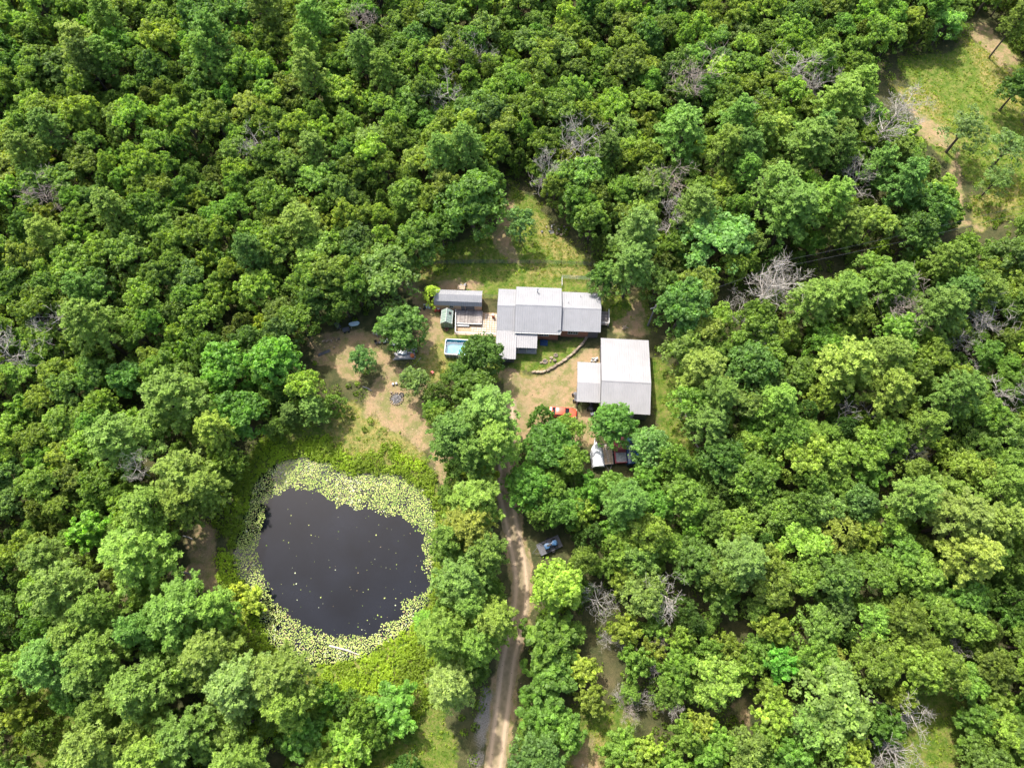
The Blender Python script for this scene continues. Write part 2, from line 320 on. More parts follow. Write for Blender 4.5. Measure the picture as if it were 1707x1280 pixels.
def lookup(A, P):
    i = np.clip(np.searchsorted(GX, P[:, 0]) - 1, 0, len(GX) - 1); j = np.clip(np.searchsorted(GY, P[:, 1]) - 1, 0, len(GY) - 1); return A[j, i]

# dirt road: ragged sheet with two wheel tracks
def road():
    pts = []; L = [Vector((*p, 0)) for p in ROAD]
    for i in range(len(L) - 1):
        for k in range(10):
            t = k / 10; p0 = L[max(i - 1, 0)]; p1 = L[i]; p2 = L[i + 1]; p3 = L[min(i + 2, len(L) - 1)]
            pts.append(.5 * ((2 * p1) + (p2 - p0) * t + (2 * p0 - 5 * p1 + 4 * p2 - p3) * t * t + (3 * p1 - p0 - 3 * p2 + p3) * t ** 3))
    V = []; Fq = []; tr = []; K = 13
    for i, p in enumerate(pts):
        d = (pts[min(i + 1, len(pts) - 1)] - pts[max(i - 1, 0)]).normalized(); nn = Vector((-d.y, d.x, 0))
        wl = 1.35 + .5 * (vnoise(np.array([p.x + 9]), np.array([p.y]), 1.3)[0] - .5); wr = 1.35 + .5 * (vnoise(np.array([p.x + 90]), np.array([p.y]), 1.1)[0] - .5)
        for k in range(K):
            s = -1 + 2 * k / (K - 1); off = s * (wl if s < 0 else wr); trk = math.exp(-((abs(off) - .75) / .26) ** 2)
            q = p + nn * off; z = .03 - .02 * trk; z *= 1 - abs(s) ** 6 * .9; V.append((q.x, q.y, z + .004)); tr.append(trk)
        if i:
            for k in range(K - 1): a = (i - 1) * K + k; Fq.append((a, a + 1, a + K + 1, a + K))
    me = raw_mesh('dirt_road', np.array(V), np.array(Fq)); a = me.attributes.new('track', 'FLOAT', 'POINT'); a.data.foreach_set('value', tr)
    m = mat('packed_dirt', (.15, .125, .07), .95, col2=(.26, .20, .125), scale=1.2, bump=.3); nt = m.node_tree; n = nt.nodes; l = nt.links
    at_ = n.new('ShaderNodeAttribute'); at_.attribute_name = 'track'; mx = n.new('ShaderNodeMix'); mx.data_type = 'RGBA'; src = n['Principled BSDF'].inputs['Base Color'].links[0].from_socket
    ml = n.new('ShaderNodeMath'); ml.operation = 'MULTIPLY'; ml.inputs[1].default_value = .95; l.new(at_.outputs['Fac'], ml.inputs[0])
    l.new(ml.outputs[0], mx.inputs['Factor']); l.new(src, mx.inputs['A']); mx.inputs['B'].default_value = (.40, .30, .205, 1); l.new(mx.outputs['Result'], n['Principled BSDF'].inputs['Base Color'])
    me.materials.append(m); tag(link('dirt_road', me), kind='structure')
road()

# ------------------------------------------------------------------ pond water and lily pads
def pond():
    V = [(p[0], p[1], WZ) for p in POND]; c = POND.mean(0)
    V2 = [(c[0] + (p[0] - c[0]) * 1.08, c[1] + (p[1] - c[1]) * 1.08, WZ) for p in POND]
    me = bpy.data.meshes.new('pond_water'); me.from_pydata(V2, [], [tuple(range(len(V2) - 1, -1, -1))]); me.update()
    m = mat('dark_pond_water', (.004, .005, .008), .07, var=.5, scale=.16, spec=.28); nt = m.node_tree; n = nt.nodes
    nz = n.new('ShaderNodeTexNoise'); nz.inputs['Scale'].default_value = 2.5; tc = n.new('ShaderNodeTexCoord'); nt.links.new(tc.outputs['Object'], nz.inputs['Vector'])
    bp = n.new('ShaderNodeBump'); bp.inputs['Strength'].default_value = .08; bp.inputs['Distance'].default_value = .02; nt.links.new(nz.outputs['Fac'], bp.inputs['Height']); nt.links.new(bp.outputs[0], n['Principled BSDF'].inputs['Normal'])
    me.materials.append(m); tag(link('pond_water', me), kind='structure')
pond()
def pad_mat():
    m = bpy.data.materials.new('lily_pad_leaf'); m.use_nodes = True; nt = m.node_tree; n = nt.nodes; l = nt.links; b = n['Principled BSDF']; b.inputs['Roughness'].default_value = .8; b.inputs['Specular IOR Level'].default_value = .15
    a = n.new('ShaderNodeAttribute'); a.attribute_name = 'tone'; r = n.new('ShaderNodeValToRGB'); e = r.color_ramp.elements
    e[0].position = 0; e[0].color = (.10, .19, .05, 1); e[1].position = 1; e[1].color = (.36, .39, .25, 1)
    for p, c in ((.3, (.17, .25, .05, 1)), (.6, (.28, .33, .09, 1)), (.86, (.38, .41, .14, 1)), (.91, (.30, .20, .12, 1)), (.95, (.34, .34, .17, 1))):
        x = r.color_ramp.elements.new(p); x.color = c
    l.new(a.outputs['Fac'], r.inputs[0]); l.new(r.outputs[0], b.inputs['Base Color']); return m
M['pad'] = pad_mat()
def pad_geo(C, Rr, tone, zj=.0):
    N = len(C); K = 8; ang = np.linspace(.18, 2 * math.pi - .18, K); rot = rng.random(N) * 6.28
    V = np.zeros((N, K + 1, 3)); V[:, 0, :2] = C; V[:, 0, 2] = WZ + .012 + zj
    for k in range(K):
        V[:, k + 1, 0] = C[:, 0] + np.cos(ang[k] + rot) * Rr; V[:, k + 1, 1] = C[:, 1] + np.sin(ang[k] + rot) * Rr
        V[:, k + 1, 2] = WZ + .014 + zj + rng.random(N) * .014
    base = (np.arange(N) * (K + 1))[:, None]; F = base + np.arange(K + 1)[None]
    me = raw_mesh('lily_pads', V.reshape(-1, 3), F); a = me.attributes.new('tone', 'FLOAT', 'POINT'); a.data.foreach_set('value', np.repeat(tone, K + 1)); me.materials.append(M['pad']); return me
lo, hi = POND.min(0), POND.max(0)
P = lo + rng.random((90000, 2)) * (hi - lo)
so = sdf(P, POND); si = sdf(P, OPEN); wob = (vnoise(P[:, 0], P[:, 1], 1.6) - .5) * 1.4 + (vnoise(P[:, 0] + 31, P[:, 1], .5) - .5) * .8
ok = (so < .15) & (si + wob > -.1)
dens = np.clip(.55 + 1.1 * (vnoise(P[:, 0] + 7, P[:, 1], 1.1) - .4), .32, 1.0) * np.clip(.5 + si / 2, .4, 1)
P = P[ok & (rng.random(len(P)) < dens)]
# thin out: keep pads from overlapping much
cell = {}; keep = []
for i, p in enumerate(P):
    k = (int(p[0] / .175), int(p[1] / .175))
    if k in cell: continue
    cell[k] = 1; keep.append(i)
P = P[keep]; RR = .062 + rng.random(len(P)) ** 2 * .07; TN = np.clip(.1 + .55 * rng.random(len(P)) + .45 * rng.random(len(P)) * vnoise(P[:, 0], P[:, 1], 2.5) * 1.6, 0, 1)
big = np.argsort(-RR)[:150]; rest = np.setdiff1d(np.arange(len(P)), big)
tag(link('lily_pad_mat', pad_geo(P[rest], RR[rest], TN[rest], rng.random(len(rest)) * .012)), 'pale green mat of floating lily pads ringing the dark pond', 'lily pads', kind='stuff')
pads = [pad_geo(np.zeros((1, 2)), np.array([1.0]), np.array([t])) for t in (.3, .5, .65, .8, .85, 1.0, .92)]
def one_pad(x, y, r, label, group):
    o = link('lily_pad', random.choice(pads)); o.location = (x, y, random.uniform(.012, .02) + WZ * (1 - r)); o.scale = (r, r, r); o.rotation_euler.z = random.random() * 6.28; tag(o, label, 'lily pad', group)
for i in big: one_pad(P[i][0], P[i][1], RR[i] * 1.15, 'broad round lily pad in the floating ring along the pond bank', 'larger lily pads in the ring')
lo, hi = OPEN.min(0), OPEN.max(0); cnt = 0
while cnt < 110:
    q = lo + rng.random(2) * (hi - lo); s = sdf(q[None], OPEN)[0]
    if s > -.5: continue
    fx = (q[0] - lo[0]) / (hi[0] - lo[0]); fy = (q[1] - lo[1]) / (hi[1] - lo[1])
    if random.random() > .25 + .75 * fx * (1.2 - fy): continue
    one_pad(q[0], q[1], random.choice([.03, .035, .04, .05, .06, .08, .11]), 'single pale lily pad drifting alone on the dark open water', 'loose lily pads on the open water'); cnt += 1

# ------------------------------------------------------------------ leaf clouds
def unit(a): return a / (np.linalg.norm(a, axis=-1, keepdims=True) + 1e-9)
def leaf_mesh(name, C, N, Sz, tone, mat_, asp=1.0, axis=None):
    n = len(C); N = unit(N); rr = rng.normal(size=(n, 3)) if axis is None else axis
    T = unit(np.cross(N, rr)) if axis is None else unit(axis); B = unit(np.cross(N, T))
    s = Sz[:, None]; bend = N * s * .25
    V = np.stack([C - T * s * asp - bend, C - B * s, C + T * s * asp - bend, C + B * s], 1).reshape(-1, 3)
    F = np.arange(4 * n).reshape(-1, 4); me = raw_mesh(name, V, F)
    a = me.attributes.new('tone', 'FLOAT', 'POINT'); a.data.foreach_set('value', np.repeat(np.clip(tone, 0, 1), 4).astype(np.float32)); me.materials.append(mat_); return me
def sph(n): return unit(rng.normal(size=(n, 3)))
def clump_leaves(cc, cr_, per, leaf, jit=.55, up=.35, flat=.8):
    """leaves on the shells of small clumps; returns C, N, S, tone"""
    m = len(cc); d = sph(m * per); d[:, 2] = np.abs(d[:, 2]) * .9 + d[:, 2] * .1 - .12; d = unit(d)
    c = np.repeat(cc, per, 0); r = np.repeat(cr_, per); rad = r * (.55 + .5 * rng.random(m * per) ** .5)
    C = c + d * rad[:, None] * np.array([1, 1, flat]); N = d + np.array([0, 0, up]) + rng.normal(size=(m * per, 3)) * jit
    tc = np.repeat(rng.random(m), per); tone = .6 * tc + .4 * rng.random(m * per)
    return C, N, leaf * (.7 + .6 * rng.random(m * per)), tone
def lobes(n, rad, zc, hz, lr):
    out = []; 
    for i in range(n):
        a = i * 2.399963 + random.uniform(-.4, .4); q = math.sqrt((i + .4) / n) * (1 + random.uniform(-.12, .12))
        x, y = rad * .72 * q * math.cos(a), rad * .72 * q * math.sin(a)
        z = zc + hz * math.sqrt(max(0, 1 - (q * .85) ** 2)) * .75 + random.uniform(-1.2, .9) - hz * .12
        out.append((x, y, z, lr * random.uniform(.75, 1.2) * (1.12 - .3 * q)))
    return out
def trunk_mesh(name, L, h0, r0, limbs=True):
    b = MB(); top = h0; b.tube([(0, 0, -.3), (.05, 0, h0 * .3), (-.06, .05, h0 * .62), (0, 0, top)], [r0 * 1.3, r0, r0 * .8, r0 * .45], 7)
    if limbs:
        for x, y, z, r in L:
            s = random.uniform(.35, .75) * h0; b.tube([(0, 0, s), (x * .45, y * .45, s + (z - s) * .55), (x * .9, y * .9, z - r * .2)], [r0 * .42, r0 * .26, r0 * .08], 5)
    return b.mesh(name, M['bark'])
def oak(seed, rad=3.6, H=9.5, nl=13, lr=1.2, leaf=.14, cl=27, per=32, sparse=0.0):
    random.seed(seed); L = lobes(nl, rad, H * .58, H * .36, lr)
    CC = []; CRr = []
    for x, y, z, r in L:
        d = sph(cl); d[:, 2] = np.where(rng.random(cl) < .8, np.abs(d[:, 2]), d[:, 2]); rr = r * (.45 + .85 * rng.random(cl))
        CC.append(np.array([x, y, z]) + d * rr[:, None] * np.array([1, 1, .8])); CRr.append(.20 + .32 * rng.random(cl) ** 1.5)
    # skirt of lower clumps on the crown's flank
    k = 40; a = rng.random(k) * 6.28; q = rad * (.75 + .25 * rng.random(k)); CC.append(np.stack([np.cos(a) * q, np.sin(a) * q, H * (.36 + .28 * rng.random(k))], 1)); CRr.append(.4 + .3 * rng.random(k))
    CC = np.concatenate(CC); CRr = np.concatenate(CRr)
    if sparse: kp = rng.random(len(CC)) > sparse; CC, CRr = CC[kp], CRr[kp]
    C, N, Sz, T = clump_leaves(CC, CRr, per, leaf)
    return leaf_mesh('oak_crown', C, N, Sz, T, M['leaf'], 1.25), trunk_mesh('oak_trunk', L, H * .72, .2)
def pine(seed, rad=3.6, H=13, leaf=.30):
    random.seed(seed); L = []; puffs = []; pr = []
    for i in range(15):
        f = i / 14; z = H * (.45 + .53 * f); reach = rad * (1 - .62 * f ** 1.6) * random.uniform(.7, 1.1); 
        for k in range(4 if f < .85 else 3):
            a = i * 1.1 + k * 1.75 + random.uniform(-.4, .4); x, y = reach * math.cos(a), reach * math.sin(a); L.append((x, y, z + .3, .4))
            for t in np.linspace(.45, 1.0, 4):
                for _ in range(3):
                    puffs.append((x * t + random.gauss(0, .32), y * t + random.gauss(0, .32), z + .25 * t + abs(random.gauss(0, .28)))); pr.append(random.uniform(.30, .46))
    for _ in range(10): puffs.append((random.gauss(0, .5), random.gauss(0, .5), H * random.uniform(.94, 1.02))); pr.append(.38)
    c = np.array(puffs); r = np.array(pr); per = 15; m = len(c)
    d = sph(m * per); d[:, 2] = np.abs(d[:, 2]) * .85 + .1; d = unit(d); cc = np.repeat(c, per, 0); rr = np.repeat(r, per)
    C = cc + d * (rr * .55)[:, None]; axis = d; side = unit(np.cross(d, rng.normal(size=d.shape))); N = unit(np.cross(axis, side)); N = np.where((N[:, 2] < 0)[:, None], -N, N)
    N = unit(N * .8 + d * .5 + np.array([0, 0, .3])); axis = unit(d - N * (d * N).sum(1)[:, None])
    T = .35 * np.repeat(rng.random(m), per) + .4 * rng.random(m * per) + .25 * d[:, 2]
    return leaf_mesh('pine_crown', C, N, rr * .26, T, M['needle'], 2.3, axis), trunk_mesh('pine_trunk', L[::3], H * .95, .22)
def cedar(seed, rad=2.2, H=8):
    random.seed(seed); cc = []; pr = []
    n = 230
    for i in range(n):
        f = (random.random() * .97 + .02); a = random.random() * 6.283; rz = rad * (1 - f ** 1.5) ** .75 * (1 + .15 * math.sin(a * 3 + seed) + .12 * math.sin(a * 7 + f * 9)) * random.uniform(.75, 1.08) + .12
        cc.append((rz * math.cos(a), rz * math.sin(a), H * (.12 + .86 * f))); pr.append(random.uniform(.26, .5) * (1.1 - .4 * f))
    c = np.array(cc); r = np.array(pr); per = 26; m = len(c); ccx = np.repeat(c, per, 0); rr = np.repeat(r, per)
    out = unit(ccx * np.array([1, 1, 0]) + 1e-4); d = unit(out * .7 + np.array([0, 0, .55]) + rng.normal(size=ccx.shape) * .42)
    C = ccx + d * (rr * (.2 + .9 * rng.random(m * per)))[:, None]; side = unit(np.cross(d, rng.normal(size=d.shape))); N = unit(np.cross(d, side)); N = unit(N + out * .5 + np.array([0, 0, .5])); axis = unit(d - N * (d * N).sum(1)[:, None])
    T = .45 * np.repeat(rng.random(m), per) + .55 * rng.random(m * per)
    return leaf_mesh('cedar_crown', C, N, np.full(m * per, .075), T, M['needle'], 2.6, axis), trunk_mesh('cedar_trunk', [], H * .8, .12, False)
def young(seed, rad=2.7, H=6.0):   # spiky open young elms and hickories
    random.seed(seed); CC = []; CRr = []; L = []
    for i in range(17):
        a = i * 2.4 + random.uniform(-.3, .3); q = rad * math.sqrt((i + .5) / 17); z0 = H * .5; x, y = q * math.cos(a), q * math.sin(a); z = H * (1 - .42 * (q / rad) ** 2) + random.uniform(-.5, .4); L.append((x, y, z, .4))
        for t in np.linspace(.45, 1.05, 6): 
            for _ in range(3): CC.append((x * t + random.gauss(0, .25), y * t + random.gauss(0, .25), z0 + (z - z0) * t ** .8 + random.gauss(0, .2))); CRr.append(random.uniform(.22, .44) * (1.25 - .5 * t))
    C, N, Sz, T = clump_leaves(np.array(CC), np.array(CRr), 19, .15, .6)
    return leaf_mesh('young_crown', C, N, Sz, T, M['leaf'], 1.5), trunk_mesh('young_trunk', L, H * .6, .1)
def branches(b, p, d, length, r, depth, spread=.55, seg=3, tmin=.022):
    pts = [p]; rad = [r]; q = Vector(p); dd = Vector(d).normalized()
    for k in range(seg):
        dd = (dd + Vector((random.gauss(0, .10), random.gauss(0, .10), random.gauss(0, .08)))).normalized(); q = q + dd * (length / seg); pts.append(q.copy()); rad.append(max(tmin, r * (1 - .55 * (k + 1) / seg)))
    b.tube(pts, rad, 5 if depth > 1 else 4)
    if depth <= 0: return
    for i in range(random.choice([3, 3, 4]) if depth > 1 else random.choice([3, 4, 5])):
        k = random.randint(1, seg); s = Vector((random.gauss(0, 1), random.gauss(0, 1), random.gauss(.35, .45))).normalized(); nd = (dd * (1 - spread) + s * spread * 1.25).normalized()
        branches(b, pts[k], nd, length * random.uniform(.5, .78), max(tmin, rad[k] * .62), depth - 1, spread, seg, tmin)
def snag(seed, H=8, r=.2, material='dead', depth=3, wide=1.0, tmin=.028):
    random.seed(seed); t = MB(); h = H * .5; t.tube([(0, 0, -.3), (.06, 0, h * .5), (-.05, .08, h), (.03, .1, H * .8)], [r * 1.25, r, r * .75, r * .3], 7)
    b = MB()
    for i in range(9):
        z = H * (.34 + .46 * i / 8); a = i * 2.4 + random.uniform(-.4, .4); branches(b, (0, 0, z), (math.cos(a) * wide, math.sin(a) * wide, random.uniform(.25, 1.1)), H * random.uniform(.22, .38), r * .36, depth - 1, .55, 3, tmin)
    return b.mesh('dead_branches', M[material]), t.mesh('dead_trunk', M[material])

LIB = {'oak': [oak(10 + i, rad=random.uniform(3.2, 4.0), H=9.5, nl=random.choice([11, 13, 15])) for i in range(8)],
       'openoak': [oak(40 + i, rad=3.6, H=9.5, nl=14, lr=1.05, leaf=.125, cl=24, per=28, sparse=.12) for i in range(4)],
       'elm': [oak(140 + i, rad=3.0, H=10, nl=11, lr=1.0, leaf=.12, cl=26, per=30, sparse=.08) for i in range(6)],
       'sparse': [oak(160 + i, rad=3.4, H=9.5, nl=12, lr=1.0, leaf=.12, cl=16, per=20, sparse=.25) for i in range(3)],
       'pine': [pine(60 + i, rad=random.uniform(3.3, 4.0)) for i in range(6)],
       'cedar': [cedar(80 + i, rad=random.uniform(1.9, 2.5), H=random.uniform(7, 8.5)) for i in range(5)],
       'young': [young(90 + i, rad=random.uniform(2.5, 3.1)) for i in range(6)]}
SN = {'silver': [snag(120 + i, 8.5, .17, 'dead', 4, 1.0, .013) for i in range(4)], 'brown': [snag(130 + i, 8, .12, 'deadtwig', 4, .8, .014) for i in range(3)]}
BASE_R = {'elm': 3.0, 'sparse': 3.4, 'oak': 3.6, 'openoak': 3.5, 'pine': 3.6, 'cedar': 2.2, 'young': 2.8}
BASE_H = {'elm': 10, 'sparse': 9.5, 'oak': 9.5, 'openoak': 9.5, 'pine': 13, 'cedar': 8, 'young': 6.0}
KNAME = {'elm': 'elm_tree', 'sparse': 'sparse_tree', 'oak': 'oak_tree', 'openoak': 'hickory_tree', 'pine': 'pine_tree', 'cedar': 'cedar_tree', 'young': 'young_hackberry_tree'}
COLS = {'elm': [(.105, .175, .024), (.12, .195, .03), (.09, .17, .028)], 'sparse': [(.11, .17, .07)], 'oak': [(.085, .155, .030), (.105, .175, .034), (.075, .140, .034), (.115, .185, .030), (.090, .160, .045)],
        'openoak': [(.125, .190, .045), (.110, .185, .050), (.130, .205, .040)],
        'pine': [(.085, .175, .050), (.070, .155, .048), (.100, .185, .050)],
        'cedar': [(.070, .125, .014), (.092, .145, .014), (.050, .105, .018)],
        'young': [(.120, .205, .020), (.145, .215, .018), (.100, .190, .024)]}
TREES = []
def tint(c): m = max(c[2], c[1] * .20); return (c[0] * 1.80, c[1] * 1.74, m * 1.42, 1)
def tree(kind, x, y, rpx_or_r, h=None, col=None, label=None, group=None, name=None, var=None, cat='tree', sink=0):
    c, t = LIB[kind][var if var is not None else random.randrange(len(LIB[kind]))]
    s = rpx_or_r / BASE_R[kind]; h = h or BASE_H[kind] * (s ** .5 if kind != 'cedar' else s); hz = h / BASE_H[kind]
    root = link(name or KNAME[kind], None); root.location = (x, y, gz1(x, y) - sink); root.rotation_euler.z = random.random() * 6.28; root.scale = (s, s, hz)
    if col is None: b = random.choice(COLS[kind]); k = random.uniform(.78, 1.18); col = (b[0] * k * random.uniform(.88, 1.14), b[1] * k, b[2] * k * random.uniform(.8, 1.2))
    if kind == 'cedar' and not label: col = tuple(q * .78 for q in col)
    if kind == 'pine': col = (col[0] * 1.14, col[1] * .98, col[2] * .72)
    co = link('crown', c, root); co.color = tint(col); link('trunk', t, root)
    TREES.append([root, kind, col, x, y, rpx_or_r, h, label, group]); tag(root, label, cat, group); return root
def tree_px(kind, px, py, dpx, **kw):
    """crown seen centred on pixel (px,py), dpx wide"""
    if kind in ('pine', 'oak') and kw.get('h', 0) > 9: kw['h'] = kw['h'] * 1.14
    r = dpx / 2 / 9.5; h = kw.get('h')
    for _ in range(3):
        hh = h or BASE_H[kind] * (r / BASE_R[kind]) ** (.5 if kind != 'cedar' else 1); p = at(px, py, hh * .68); _, _, dep = proj(p.x, p.y, hh * .68); r = dpx / 2 / (F0 / dep)
    if kind == 'cedar': r *= 1.0
    return tree(kind, p.x, p.y, r, **kw)

# ------------------------------------------------------------------ buildings
class Frame:
    def __init__(s, px, py, rot): s.o = at(px, py); s.r = rot; s.c, s.s = math.cos(rot), math.sin(rot)
    def l(s, px, py, z=0.0):
        p = at(px, py, z) - s.o; return Vector((p.x * s.c + p.y * s.s, -p.x * s.s + p.y * s.c, z))
    def w(s, x, y): return (s.o.x + x * s.c - y * s.s, s.o.y + x * s.s + y * s.c)
def roof_plane(mb, x0, x1, y0, z0, y1, z1, th=.07, rib=.38):
    """sloping ribbed sheet from the edge (y0,z0) to (y1,z1)"""
    A, B, C_, D = (x0, y0, z0), (x1, y0, z0), (x1, y1, z1), (x0, y1, z1)
    if y1 < y0: A, B, C_, D = D, C_, B, A
    mb.slab(A, B, C_, D, th); n = max(1, int(round((x1 - x0) / rib)))
    up = Vector((0, z0 - z1, y1 - y0)).normalized(); up = up if up.z > 0 else -up
    for i in range(n + 1):
        x = x0 + .03 + (x1 - x0 - .06) * i / n; a, b = Vector((x, y0, z0)), Vector((x, y1, z1)); w = Vector((.03, 0, 0)); u = up * .045
        mb.add([a - w * 1.6, a + w * 1.6, a + w + u, a - w + u, b - w * 1.6, b + w * 1.6, b + w + u, b - w + u], [(3, 2, 6, 7), (0, 3, 7, 4), (1, 5, 6, 2), (0, 1, 2, 3), (5, 4, 7, 6)])
def window(parent, c, w, h, axis='y', frame='trimw', panes=2):
    b = MB(); x, y, z = c; t = .07
    def bx(dx, dz, ww, hh, dep=.08): b.box((x + dx, y, z + dz) if axis == 'y' else (x, y + dx, z + dz), (ww, dep, hh) if axis == 'y' else (dep, ww, hh))
    bx(0, h / 2, w + t, t); bx(0, -h / 2, w + t, t, .12); bx(-w / 2, 0, t, h - t); bx(w / 2, 0, t, h - t)
    for i in range(1, panes): bx(-w / 2 + w * i / panes, 0, .05, h - t)
    f = b.build('window_frame', M[frame], parent); g = MB(); g.box((x, y, z), (w - .02, .03, h - .02) if axis == 'y' else (.03, w - .02, h - .02)); g.build('pane', M['glass'], f); return f
def gable_block(par, x0, x1, ys, yr, yn, he, hr, wall, roofm, oh=.35, rib=.38, wallname='wall', inset=True):
    """eaves at ys (south) and yn (north), ridge yr. Returns nothing; adds roof, ridge_cap, wall."""
    r = MB(); roof_plane(r, x0, x1, ys, he, yr, hr, rib=rib); roof_plane(r, x0, x1, yn, he, yr, hr, rib=rib); ro = r.build('roof', M[roofm], par)
    k = MB(); a = Vector((0, 0, .045)); k.slab((x0 - .02, yr - .16, hr - .03), (x1 + .02, yr - .16, hr - .03), (x1 + .02, yr, hr + .05), (x0 - .02, yr, hr + .05), .02)
    k.slab((x0 - .02, yr + .001, hr + .05), (x1 + .02, yr + .001, hr + .05), (x1 + .02, yr + .16, hr - .03), (x0 - .02, yr + .16, hr - .03), .02); k.build('ridge_cap', M['chrome'] if roofm == 'x' else M[roofm], ro)
    X0, X1, Y0, Y1 = x0 + oh, x1 - oh, ys + oh, yn - oh; zs = he + (hr - he) * oh / (yr - ys) - .10; zn = he + (hr - he) * oh / (yn - yr) - .10
    w = MB(); V = [(X0, Y0, 0), (X1, Y0, 0), (X1, Y1, 0), (X0, Y1, 0), (X0, Y0, zs), (X1, Y0, zs), (X1, Y1, zn), (X0, Y1, zn), (X0, yr, hr - .1), (X1, yr, hr - .1)]
    w.add(V, [(0, 1, 5, 4), (2, 3, 7, 6), (1, 2, 6, 9, 5), (3, 0, 4, 8, 7), (4, 5, 9, 8), (8, 9, 6, 7), (3, 2, 1, 0)]); wo = w.build(wallname, M[wall], par)
    return ro, wo

def house():
    fr = Frame(915, 540, R(-2.4)); g = thing('house', (fr.o.x, fr.o.y, 0), fr.r, 'brick ranch house with pale ribbed metal roofs at the centre of the clearing', 'house')
    # main block
    a = fr.l(861, 478.3, 3.1); b = fr.l(936.5, 480.5, 3.1); c = fr.l(857.5, 554.2, 3.1); d = fr.l(934.3, 556.3, 3.1)
    x0, x1, yn, ys = (a.x + c.x) / 2, (b.x + d.x) / 2, (a.y + b.y) / 2, (c.y + d.y) / 2; yr = (yn + ys) / 2; MX0, MX1, MYS = x0, x1, ys
    _, w = gable_block(g, x0, x1, ys, yr, yn, 3.1, 4.75, 'brick', 'roof')
    yw = ys + .35 - .03
    for px in (902.5, 910.5): p = fr.l(px, 557, 1.9); window(w, (p.x, yw, 1.95), .85, 1.0)
    st = MB(); p = fr.l(907, 560, 0.3)
    for i in range(3): st.box((p.x, ys - .1 - .3 * i, .45 - .15 * i - .075), (1.3, .32, .12))
    st.build('entry_step', M['bluepaint'], g)
    v = MB(); p = fr.l(896, 486, 3.8); v.tube([(p.x, p.y, 3.4), (p.x, p.y, 4.5)], .09, 10); v.lathe((p.x, p.y, 4.45), [(.16, 0), (.19, .06), (.02, .2)], 10); v.build('flue_pipe', M['chrome'], g)
    # west wing
    a = fr.l(831, 481.5, 2.8); c = fr.l(828, 550.5, 2.8); wx0 = (a.x + c.x) / 2; wyn, wys = a.y, c.y
    gable_block(g, wx0, MX0 + .28, wys, (wyn + wys) / 2, wyn, 2.8, 4.2, 'brick', 'roof', oh=.3)
    # low extension south of the west wing, with its covered side porch
    e = fr.l(826, 597.5, 2.35); ex1 = fr.l(859.5, 598, 2.35).x
    r = MB(); roof_plane(r, wx0 + .02, ex1, wys + .35, 2.82, e.y, 2.35); r.build('extension_roof', M['roof_shop'], g)
    b = MB(); b.box(((wx0 + ex1) / 2, (wys + e.y) / 2 + .2, 1.1), (ex1 - wx0 - .5, wys - e.y - .5, 2.2)); ew = b.build('extension_wall', M['siding'], g)
    window(ew, (wx0 + 1.9, e.y + .42, 1.3), 1.0, .7)
    c0 = fr.l(860, 557, 2.6); c1 = fr.l(895, 580.5, 2.4)
    r = MB(); roof_plane(r, ex1 - .02, c1.x, MYS + .12, 2.72, c1.y, 2.36); r.build('porch_roof', M['roof_shop'], g)
    for x in (ex1 + .35, (ex1 + c1.x) / 2, c1.x - .15): b = MB(); b.box((x, c1.y + .15, 1.15), (.12, .12, 2.3)); b.build('porch_post', M['trimw'], g)
    b = MB(); b.box(((ex1 + c1.x) / 2, c1.y + .15, .9), (c1.x - ex1 - .4, .06, .07)); b.box(((ex1 + c1.x) / 2, c1.y + .15, .3), (c1.x - ex1 - .4, .06, .07)); b.build('porch_rail', M['trimw'], g)
    b = MB(); b.box(((ex1 + c1.x) / 2, (MYS + c1.y) / 2, .12), (c1.x - ex1, MYS - c1.y, .2)); b.build('porch_floor', M['greywood'], g)
    # east wing
    a = fr.l(937, 486.5, 2.8); b2 = fr.l(1001.3, 489, 2.8); c = fr.l(936, 551.5, 2.8); d = fr.l(1000.7, 554, 2.8)
    ex, en, es = (b2.x + d.x) / 2, (a.y + b2.y) / 2, (c.y + d.y) / 2
    _, w = gable_block(g, MX1 - .28, ex, es, (en + es) / 2, en, 2.8, 4.05, 'brick', 'roof', oh=.3)
    for px in (951, 959): p = fr.l(px, 556, 1.7); window(w, (p.x, es + .27, 1.7), .85, .9)
    b = MB(); p = fr.l(988, 556, 1); b.box((p.x, es + .28, 1.25), (1.7, .09, 2.3)); b.build('door_panel', M['siding'], w)
    for i in range(5): 
        px = (948, 968, 944, 966, 1)[i]; 
        if i > 1: continue
        v = MB(); p = fr.l(px - 1 + i, 494 + 13 * (i == 0), 3.2); v.tube([(p.x, p.y, 3.0), (p.x, p.y, 3.7 if i else 4.1)], .04, 8); v.build('vent_pipe', M['trimw'], g)
    gt = MB(); gt.box(((MX0 + MX1) / 2, MYS - .06, 3.03), (MX1 - MX0, .12, .1)); gt.build('gutter', M['trimw'], g)
    # satellite dish on the eave corner
    s = thing('satellite_dish', (*fr.w(MX1 - .25, MYS + .25), 3.2), fr.r, 'small white satellite dish on the front roof corner of the house', 'satellite dish')
    b = MB(); q = Matrix.Rotation(R(50), 4, 'X').to_3x3()
    d_ = MB(); d_.lathe((0, 0, 0), [(.02, 0), (.2, .02), (.32, .08), (.34, .09), (.2, .04), (.02, .02)], 16); d_.v = [tuple(q @ Vector(v) + Vector((0, -.1, .45))) for v in d_.v]; d_.build('dish', M['trimw'], s)
    b.tube([(0, 0, 0), (0, 0, .4), (0, -.1, .45)], .025); b.tube([(0, -.1, .3), (0, -.5, .5)], .015); b.build('mast', M['chrome'], s)
